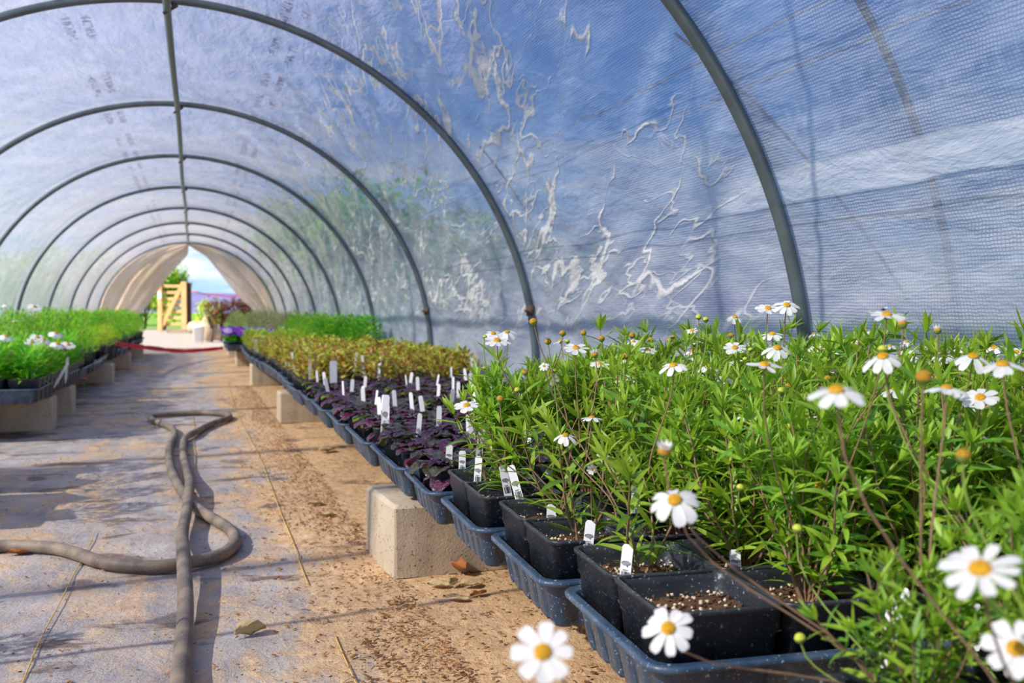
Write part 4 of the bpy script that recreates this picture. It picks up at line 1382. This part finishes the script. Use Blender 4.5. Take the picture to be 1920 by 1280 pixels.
PAN = [pansy(i) for i in range(3)]
for k, y in enumerate((10.45, 10.56, 10.67, 10.78, 11.4, 11.52)):
    for i in range(7 if y < 11 else 3):
        x = .36 + i * .105
        small_plant('potted_pansy', x, y, POT_Z, PAN[(k + i) % 3], f'violet potted pansy, {ORD[k + 1]} pansy row, {ORD[i + 1]} from the path', 'violet pansies', 0, 1.5)
for k, ys in enumerate((10.61, 11.5)):
    for q, cx in enumerate((.47, .85)):
        if k and q: continue
        tray(cx, ys, .36, .46, 0, ['plastic tray of violet pansies beside the path', 'plastic tray of violet pansies away from the path', 'rear plastic tray of violet pansies'][k * 2 + q], 'trays along the right bench')

# ------------------------------------------------------------------ left bench
Lx = [-0.76, -1.04]
k = 0
for y in np.arange(4.92, 14.2, .55):
    k += 1
    for q, cx in enumerate(Lx):
        tray(cx + .02 * math.sin(y * 2), y, .28, .52, R6.uniform(-.04, .04), f'plastic tray on the left bench, {ORD[k]} from its near end, ' + ['beside the path', 'beside the film wall'][q], 'trays along the left bench')


def shasta(seed, fl):
    """coarse-leaved daisy or pink clump with flower heads"""
    R = random.Random(seed); b = MB()
    for k in range(150):
        a = R.uniform(0, 6.28); q = R.random()
        p = Vector((math.cos(a) * .05 * q, math.sin(a) * .05 * q, R.uniform(0, .16)))
        leaf(b, p, rdir(R, a, R.uniform(.1, 1.2)), Vector((0, 0, 1)), R.uniform(.05, .085), R.uniform(.009, .015), R.uniform(0, .9), R.randrange(2), 4, .25)
    for p in fl:
        b.tube([(p[0] * .3, p[1] * .3, .02), (p[0] * .8, p[1] * .8, p[2] * .6), (p[0], p[1], p[2] - .006)], .0016, 5, 2, False)
    return b.mesh('foliage', [M['bright'], M['dark'], M['stem']])


BIGF = [flower_meshes(21, 16, .036, .12), flower_meshes(22, 18, .036, .35)]
MPOT = pot_mesh(0.128, 0.128, .10)
left_flowers = [(65, 575, 0, 5.3), (10, 570, 1, 5.0), (70, 632, 0, 5.1), (105, 624, 0, 5.2), (128, 646, 0, 5.1), (108, 644, 0, 5.0), (28, 601, 1, 5.3), (12, 630, 0, 5.0), (60, 641, 0, 4.95), (82, 636, 0, 5.1)]
sh = []
R8 = random.Random(8)
kk = 0
for y in np.arange(4.74, 6.6, .135):
    kk += 1
    for i in range(4):
        x = -.69 - i * .135
        t = thing('potted_daisy', f'leafy daisy, left bench, {ORD[kk]} row from near end, {ORD[i + 1]} from path', 'potted plant', (x, y, POT_Z), R8.uniform(0, 6) * 0, 'plants on the left bench')
        link('pot', MPOT, t)
        o = link('foliage', shasta(500, [(0.01, 0, .2)]) if (kk == 1 and i == 0) else bpy.data.meshes['foliage.leftclump'] if 'foliage.leftclump' in bpy.data.meshes else shasta(501, [(.0, 0, .2)]), t, (0, 0, .08), (0, 0, R8.uniform(0, 6)))
        if (kk, i) == (1, 1): o.data.name = 'foliage.leftclump'
        o.scale = (1, 1, R8.uniform(.8, 1.05))
        sh.append((t, x, y))
for n_, (px, py, kd, yy) in enumerate(left_flowers):
    P = at_Y(px, py, yy)
    t, x, y = min(sh, key=lambda s: (s[1] - P.x) ** 2 + (s[2] - P.y) ** 2)
    loc = P - Vector((x, y, POT_Z))
    nrm = Vector((.25, -.45, 1)).normalized() if kd == 0 else Vector((0, 0, 1))
    pm, cm = BIGF[n_ % 2]
    o = link('flower', pm, t, loc); o.rotation_mode = 'QUATERNION'; o.rotation_quaternion = nrm.to_track_quat('Z', 'Y')
    if kd == 1: o.scale = (.45, .45, .9)
    c2 = link('flower_center', cm, o)
    b = MB(); inv = o.rotation_quaternion.inverted()
    f0 = inv @ (Vector((loc.x * .3, loc.y * .3, .1)) - loc)
    b.tube([Vector((0, 0, -.005)), Vector((0, 0, -.03)) + f0 * .3, f0], .002, 5)
    b.build('flower_stalk', M['stem'], o)
# magenta pinks
for n_, (px, py, yy) in enumerate([(12, 660, 4.9), (24, 664, 4.9), (36, 668, 4.9), (50, 668, 5.0), (58, 672, 5.0), (120, 655, 5.1), (20, 668, 4.8), (157, 712, 5.4)]):
    P = at_Y(px, py, yy)
    t, x, y = min(sh, key=lambda s: (s[1] - P.x) ** 2 + (s[2] - P.y) ** 2)
    b = MB()
    for j in range(7):
        a = j * .9
        leaf(b, Vector((0, 0, 0)), Vector((math.cos(a), math.sin(a), .5)), Vector((0, 0, 1)), .02, .02, .2, 0, 3, .1, 'obov')
    b.tube([(0, 0, 0), (0, 0.01, -.05), (0, .02, -.1)], .0015, 5, 1)
    o = b.build('pink_flower', [M['magenta'], M['stem']], t, loc=P - Vector((x, y, POT_Z)))
    o['label'] = 'bright magenta flower head'
for n_, (px, py, yy) in enumerate([(50, 690, 4.9), (60, 695, 4.9), (68, 700, 4.95), (100, 690, 5.1), (122, 680, 5.4)]):
    P = at_Y(px, py, yy)
    plant_label(P.x, P.y, POT_Z + .03, 1, R8.uniform(-.2, .5), 0, [0, 0, 0, .5, .1][n_], f'white label on the left bench among daisies, {ORD[n_ + 1]} from the left', 'white plant labels', False)
kk = 0
for y in np.arange(6.75, 14.3, .235):
    kk += 1
    for i in range(3):
        x = -.73 - i * .2 + .02 * math.sin(y * 3)
        lime = (i == 0 and 7.3 < y < 9.5)
        src = LM if lime else BR
        big_plant('potted_fern', x, y, src[(kk + i) % 3], f'{"lime-yellow" if lime else "bright green"} feathery plant, left bench, {ORD[kk]} row past daisies, {ORD[i + 1]} from path', 'green plants on the left bench', (1.0, .72 if lime else R8.uniform(.85, 1.05)))
# trays and plants nearer than the frame on the left: they throw the bars of shade on the path
kk = 0
for y0_, y1_ in ((0.2, 2.1), (2.75, 3.95)):
    for y in np.arange(y0_ + .27, y1_, .55):
        kk += 1
        tray(-.80, y, .28, .52, 0, f'plastic tray left of the path beyond the picture edge, {ORD[kk]} from the camera', 'trays along the left bench')
        block(-.83, y, 0, f'concrete block left of the path beyond the picture edge, {ORD[kk]} from the camera', wx=.2, wy=.18)
        for j in range(2):
            big_plant('potted_fern', -.77, y - .13 + j * .26, BR[(kk + j) % 3], f'bright green feathery plant left of the path beyond the picture edge, {ORD[kk * 2 + j - 1]} from the camera', 'green plants on the left bench', (.9 if y0_ > 2 else .62, .85 if y0_ > 2 else .62))

# ------------------------------------------------------------------ hose, threads, tape, litter
hp = [(337, 1330), (337, 1280), (344, 1204), (348, 1141), (344, 1060), (342, 1010), (350, 968), (356, 921), (352, 888), (344, 854), (346, 824), (363, 812), (396, 795), (426, 785), (430, 779), (417, 776), (380, 774), (329, 776), (291, 780),
      (282, 785), (299, 793), (322, 803), (327, 816), (318, 837), (318, 867), (329, 900), (350, 934), (371, 955), (401, 974), (430, 993), (441, 1012), (430, 1031), (401, 1046), (354, 1056), (295, 1063), (232, 1061), (181, 1052), (143, 1039),
      (105, 1029), (51, 1025), (0, 1025), (-80, 1035), (-200, 1040)]
pts = []
for i, (a, b_) in enumerate(hp):
    p = at_z(a, b_, 0.014)
    lift = 0.0
    if i in (3, 4, 5): lift = {3: .012, 4: .026, 5: .012}[i]
    if i in (6, 7): lift = .022 if i == 7 else .014
    p.z = 0.0155 + lift
    pts.append(p)
mb = MB(); mb.tube(smooth_path(pts, 8), 0.0145, 12)
hose = mb.build('garden_hose', M['hose'])
tag(hose, 'dusty grey-brown garden hose looped along the path', 'hose')


def thread(pp, label, r=0.0011):
    P = [at_z(a, b_, 0.0035) for a, b_ in pp]
    b = MB(); b.tube(smooth_path(P, 5), r, 5)
    tag(b.build('loose_thread', M['thread']), label, 'thread')


thread([(427, 715), (436, 750), (452, 790), (482, 848), (500, 890), (522, 950), (545, 1005), (562, 1055), (577, 1095)], 'long yellow thread lying on the cloth right of the hose')
thread([(628, 1190), (645, 1230), (672, 1290)], 'short yellow thread end at the bottom of the path')
thread([(178, 995), (168, 1020), (140, 1073), (112, 1130), (82, 1185), (60, 1235), (38, 1290)], 'yellow thread crossing the shade bars left of the hose')
thread([(362, 780), (365, 850), (366, 900)], 'faint yellow thread inside the hose loop', .0012)

tp = [at_Y(212, 643, 8.9), at_Y(245, 648, 9.7), at_Y(290, 653, 10.6), at_Y(340, 658, 11.6), at_Y(380, 656, 12.4), at_Y(418, 652, 13.0)]
P = smooth_path(tp, 5); b = MB()
vs = [];
for i, p in enumerate(P):
    h_ = .022 * (1 if i % 4 else .8)
    tw = .012 * math.sin(i * .7)
    vs += [p + Vector((0, tw, h_)), p + Vector((0, -tw, -h_)), p + Vector((.001, -tw + .0008, -h_)), p + Vector((.001, tw + .0008, h_))]
b.loops([vs[i * 4:i * 4 + 4] for i in range(len(P))], 0, True, True, True)
tag(b.build('barrier_tape', M['tape'], smooth=False), 'red plastic tape strung low across the path between the benches', 'tape')


def dry_leaf(px, py, size, rz, mat, label, curl=.5, lift=.004):
    p = at_z(px, py, .0)
    b = MB(); n = 6
    R = random.Random(int(px))
    vs, fs = [], []
    for i in range(n + 1):
        for j in range(n + 1):
            x, y = (i / n - .5) * 2, (j / n - .5) * 2
            k_ = (max(0.0, 1 - .93 * x * x)) ** .7 * (1 + .12 * math.sin(i * 2.3))
            X = x * size / 2; Y_ = y * k_ * size * .27
            vs.append((X, Y_, abs(Y_) * curl * 1.7 + X * X * 9 * curl + .002 * math.sin(i * 2 + j * 1.7)))
    for i in range(n):
        for j in range(n): fs.append((i * (n + 1) + j, (i + 1) * (n + 1) + j, (i + 1) * (n + 1) + j + 1, i * (n + 1) + j + 1))
    b.add(vs, fs)
    o = b.build('dry_leaf', M[mat], loc=p + Vector((0, 0, lift)))
    o.rotation_euler = (R.uniform(-.1, .2), R.uniform(-.1, .1), rz)
    so_ = o.modifiers.new('thickness', 'SOLIDIFY'); so_.thickness = .0007
    tag(o, label, 'leaf', 'dry leaves on the ground')


dry_leaf(470, 1192, .055, .3, 'dryleaf', 'curled pale dry leaf alone on the cloth right of the hose', .9)
dry_leaf(803, 1073, .06, .5, 'dryleaf', 'large pale dry leaf beside the near block', .3, .012)
dry_leaf(860, 1078, .05, 1.9, 'dryleaf2', 'dark russet leaf standing by the block corner', .9, .012)
dry_leaf(897, 1116, .035, .2, 'dryleaf2', 'orange-brown leaf below the near tray', .2)
dry_leaf(822, 1101, .045, -.3, 'dryleaf', 'pale narrow leaf in front of the near block', .4)
dry_leaf(852, 1098, .04, .9, 'dryleaf', 'pale curled leaf between the narrow leaf and the tray', .6)
dry_leaf(884, 1100, .045, .1, 'dryleaf', 'pale round leaf under the tray edge', .4)
dry_leaf(855, 1125, .05, -.5, 'dryleaf', 'flat pale leaf on wood chips below the block', .2)
dry_leaf(613, 847, .09, .8, 'dryleaf', 'tan leaf on the soil halfway to the second block', .3)
dry_leaf(592, 948, .05, .2, 'dryleaf', 'small tan leaf on the path edge', .4)
dry_leaf(616, 969, .045, 0, 'dryleaf', 'small pale leaf left of the near block', .4)
dry_leaf(175, 722, .12, 0, 'dryleaf', 'pale leaf by the left bench blocks', .4)
dry_leaf(36, 1040, .05, .2, 'dryleaf2', 'brown leaf under the hose at the left edge', .4)

# wood chips and grit along the bench foot: nobody could count them
R9 = random.Random(9)
b = MB()
for k in range(17000):
    if R9.random() < .8:
        y = .75 + (R9.random() ** 1.6) * 7.0
        x = .40 - abs(R9.gauss(0, .115)) if R9.random() < .6 else R9.uniform(.14, .85)
        edge = .30 - .10 * math.sin(y * 2.2) - .06 * math.sin(y * 5.1)
        if x < edge - .05 and R9.random() < .65: continue
    else:
        y = .9 + (R9.random() ** 1.4) * 6; x = R9.uniform(-.62, .4)
    L = R9.uniform(.002, .010) * (1 if x > .1 else .7); W = L * R9.uniform(.15, .6); a = R9.uniform(0, PI)
    t_ = R9.uniform(.0006, .0016)
    Mx = Matrix.Translation((x, y, R9.uniform(.001, .006 if x > .2 else .003))) @ Matrix.Rotation(a, 4, 'Z') @ Matrix.Rotation(R9.uniform(-.4, .4), 4, 'Y')
    b.box((-L / 2, -W / 2, -t_ / 2), (L / 2, W / 2, t_ / 2), 1 if R9.random() < .3 else 0, Mx)
tag(b.build('wood_chips', [M['chip'], M['chip2']], smooth=False), 'scattered wood chips and grit on the ground beside the right bench', 'wood chips', kind='stuff')

# ------------------------------------------------------------------ outside the far end
YG = 29.9
def gp(px, py, dy=0.0): return at_Y(px, py, YG + dy)


GR = -0.2
gate = thing('wooden_gate', 'open slatted wooden gate with a diagonal brace beyond the far opening', 'gate', (gp(323, 622).x, YG, 0), GR)
gx0, gx1 = (gp(300, 600).x - gate.location.x) / math.cos(GR), (gp(346, 600).x - gate.location.x) / math.cos(GR)
gtop = gp(328, 532).z
b = MB(); b.box((gx0 - .055, -.05, 0), (gx0 + .055, .05, gtop)); b.build('gate_post', M['wood'], gate, False)
b = MB(); b.box((gx1 - .065, -.06, 0), (gx1 + .065, .06, gtop + .06)); b.build('gate_post', M['wood'], gate, False)
for k in range(7):
    z = .18 + k * (gtop - .28) / 6
    b = MB(); b.box((gx0, .02, z), (gx1, .05, z + .075)); b.build('rail', M['wood'], gate, False)
b = MB(); a_, c_ = Vector((gx0 + .06, -.03, .18)), Vector((gx1 - .02, -.03, gtop + .05))
dv = (c_ - a_).normalized(); nv = Vector((-dv.z, 0, dv.x)) * .05
b.add([a_ + nv, a_ - nv, c_ - nv, c_ + nv] + [p + Vector((0, .04, 0)) for p in (a_ + nv, a_ - nv, c_ - nv, c_ + nv)], [(0, 1, 2, 3), (7, 6, 5, 4), (0, 4, 5, 1), (1, 5, 6, 2), (2, 6, 7, 3), (3, 7, 4, 0)])
b.build('diagonal_brace', M['wood'], gate, False)
b = MB(); b.box((gx0 - .05, -.056, gp(300, 560).z), (gx0 + .05, -.051, gp(300, 547).z)); o = b.build('notice', M['white'], gate, False); o['label'] = 'small white card on the post'
b = MB(); xx = gp(355, 600).x; b.box((xx - .06, YG - .05, 0), (xx + .06, YG + .08, gtop + .04)); tag(b.build('fence_post', M['wood_dark'], smooth=False), 'dark wooden post right behind the slatted gate', 'post')
b = MB(); b.box((2.3, YG + .1, 0), (2.42, YG + .22, gtop)); tag(b.build('fence_post', M['wood_dark'], smooth=False), 'dark wooden post holding the far end of the red rope', 'post')
b = MB(); A_, B_ = gp(357, 546, .17), Vector((2.36, YG + .16, 1.05))
b.tube([A_.lerp(B_, t / 12) + Vector((0, 0, -.10 * math.sin(PI * t / 12) + .02 * math.sin(t * 2.2))) for t in range(13)], .014, 5)
tag(b.build('red_rope', M['tape']), 'thin red rope slung from the gate post across the view', 'rope')
b = MB(); p0, p1 = gp(312, 624, -1.5), gp(350, 626, -1.5); b.box((p0.x, p0.y, 0), (p1.x, p0.y + .2, .10)); tag(b.build('kerb_stone', M['stone'], smooth=False), 'pale stone kerb lying in front of the gate', 'stone')

# bucket
bk = at_z(372, 640, 0.0)
t = thing('bucket', 'white plastic bucket standing on the gravel beyond the opening', 'bucket', (bk.x, bk.y, 0))
ring = lambda r, z, n=24: [(r * math.cos(2 * PI * k / n), r * math.sin(2 * PI * k / n), z) for k in range(n)]
b = MB(); b.loops([ring(.092, 0), ring(.112, .26), ring(.120, .262), ring(.120, .285), ring(.112, .287), ring(.106, .28), ring(.088, .01)], 0, True, True, True); b.build('body', M['white'], t)
b = MB(); b.tube([(.12 * math.cos(a), -.12 * math.sin(a) * .55, .24 - .10 * math.sin(a)) for a in np.linspace(0, PI, 14)], .003, 5); b.build('handle', M['steel'], t)


def rock(x, y, r, seed, label, sz=(1, .8, .7)):
    R = random.Random(seed); b = MB(); n, m = 14, 8
    rings = []
    for i in range(m + 1):
        p = PI * i / m - PI / 2
        rings.append([(r * sz[0] * math.cos(p) * math.cos(2 * PI * k / n) * (1 + .12 * math.sin(k * 1.9 + i * 1.3 + seed)), r * sz[1] * math.cos(p) * math.sin(2 * PI * k / n) * (1 + .1 * math.sin(k * 2.7 + seed)), r * sz[2] * (math.sin(p) + .92) * (1 + .08 * math.sin(k + i * 2.1))) for k in range(n)])
    b.loops(rings, 0, True, True, True)
    o = b.build('boulder', M['stone'], loc=(x, y, -.01)); tag(o, label, 'boulder', 'pale boulders in the yard')


for k, (px, py, y, r, lab, sz) in enumerate([(392, 636, 20.6, .17, 'pale boulder right behind the white bucket', (1, .8, 1.5)), (404, 634, 21.6, .18, 'pale rounded boulder beside the end of the right bench', (1, .9, 1.1)),
                                             (383, 628, 23.5, .2, 'smaller pale boulder behind the bucket', (1.2, .8, .9)), (400, 615, 24.5, .28, 'tall pale boulder behind the others', (.9, .8, 1.2)), (374, 618, 27, .25, 'far pale boulder left of the group', (1.3, .8, .7))]):
    p = at_Y(px, 600, y); rock(p.x, y, r, k + 1, lab, sz)


def tree(name, x, y, h, w_, th, seed, mats, label, cat='tree', group='trees outside the tunnel', n=2600, ls=.16, z0=0.0):
    R = random.Random(seed)
    t = thing(name, label, cat, (x, y, z0), 0, group)
    b = MB(); b.tube([(0, 0, 0), (.03 * h, 0, th * .6), (0, .02 * h, h * .75)], [h * .03, h * .022, h * .008], 7)
    for k in range(6):
        a = k * 1.05; b.tube([(0, 0, th * .8), (math.cos(a) * w_ * .25, math.sin(a) * w_ * .25, h * .55), (math.cos(a) * w_ * .38, math.sin(a) * w_ * .38, h * .8)], [h * .012, h * .008, h * .003], 5)
    b.build('trunk', M['bark'], t)
    b = MB()
    blobs = [(R.uniform(-.32, .32) * w_, R.uniform(-.32, .32) * w_, R.uniform(th + .15 * (h - th), h * .84), R.uniform(.16, .27)) for _ in range(16)]
    for k in range(n):
        bx_, by_, bz_, br = blobs[k % 16]
        a, e = R.uniform(0, 6.28), math.asin(R.uniform(-1, 1)); rr = br * w_ * R.uniform(.6, 1.05)
        d = rdir(R, a, e)
        p = Vector((bx_, by_, bz_)) + Vector((d.x * rr, d.y * rr, d.z * rr * .8))
        p.z = max(p.z, th * .5)
        leaf(b, p, (d + Vector((R.uniform(-.6, .6), R.uniform(-.6, .6), R.uniform(-.8, .3)))).normalized(), Vector((0, 0, 1)), ls * R.uniform(.6, 1.2), ls * .6, .3, R.randrange(len(mats)), 2, .2)
    b.build('crown', [M[m] for m in mats], t)


def tx(px, y): return at_Y(px, 590, y).x


tree('small_tree', tx(306, 33), 33, 2.3, 1.7, .3, 3, ['tree_yellow', 'tree'], 'bright yellow-green young tree behind the slatted gate', n=2600, ls=.13)
tree('small_tree', tx(270, 36), 36, 1.9, 2.4, .2, 4, ['tree', 'tree_yellow'], 'green bushy tree left of the gate, partly behind the tan sheet', n=2600, ls=.15)
for k, (px, y, h_, w_) in enumerate([(600, 26, 3.2, 4.2), (700, 24, 3.4, 4.4), (800, 26, 3.0, 4.5), (900, 22, 2.2, 4.0), (660, 38, 3.2, 4.0), (1050, 22, 2.0, 4.5), (120, 46, 3.0, 5), (20, 46, 2.8, 5)]):
    tree('broad_tree', tx(px, y), y, h_, w_, .3, 20 + k, ['tree', 'dark'], ['green tree outside, blurred behind the film right of the opening', 'tallest green tree behind the right film', 'green tree behind the film above the yellow-green seedlings',
         'low green tree behind the film left of the daisies', 'far green tree just right of the tunnel mouth', 'low green tree behind the film above the daisies', 'green tree behind the left film', 'green tree behind the film at the left edge'][k], n=4200, ls=.2)
for k, (px, y, h_) in enumerate([(396, 19.6, .93), (414, 19.9, .98), (432, 19.7, .95), (450, 20.1, .93), (468, 19.8, .88)]):
    tree('red_shrub', tx(px, y), y, h_, .34, .3, 40 + k, ['red', 'bark'] if k else ['red', 'tree_yellow'], f'red-brown leafy shrub outside the opening, {ORD[k + 1]} from the left', 'shrub', 'red-brown shrubs in the yard', n=700, ls=.05)
tree('yellow_shrub', tx(384, 22), 22, .86, .5, .2, 51, ['tree_yellow', 'lime'], 'small yellow-green shrub left of the red-brown shrubs', 'shrub', None, n=600, ls=.06)
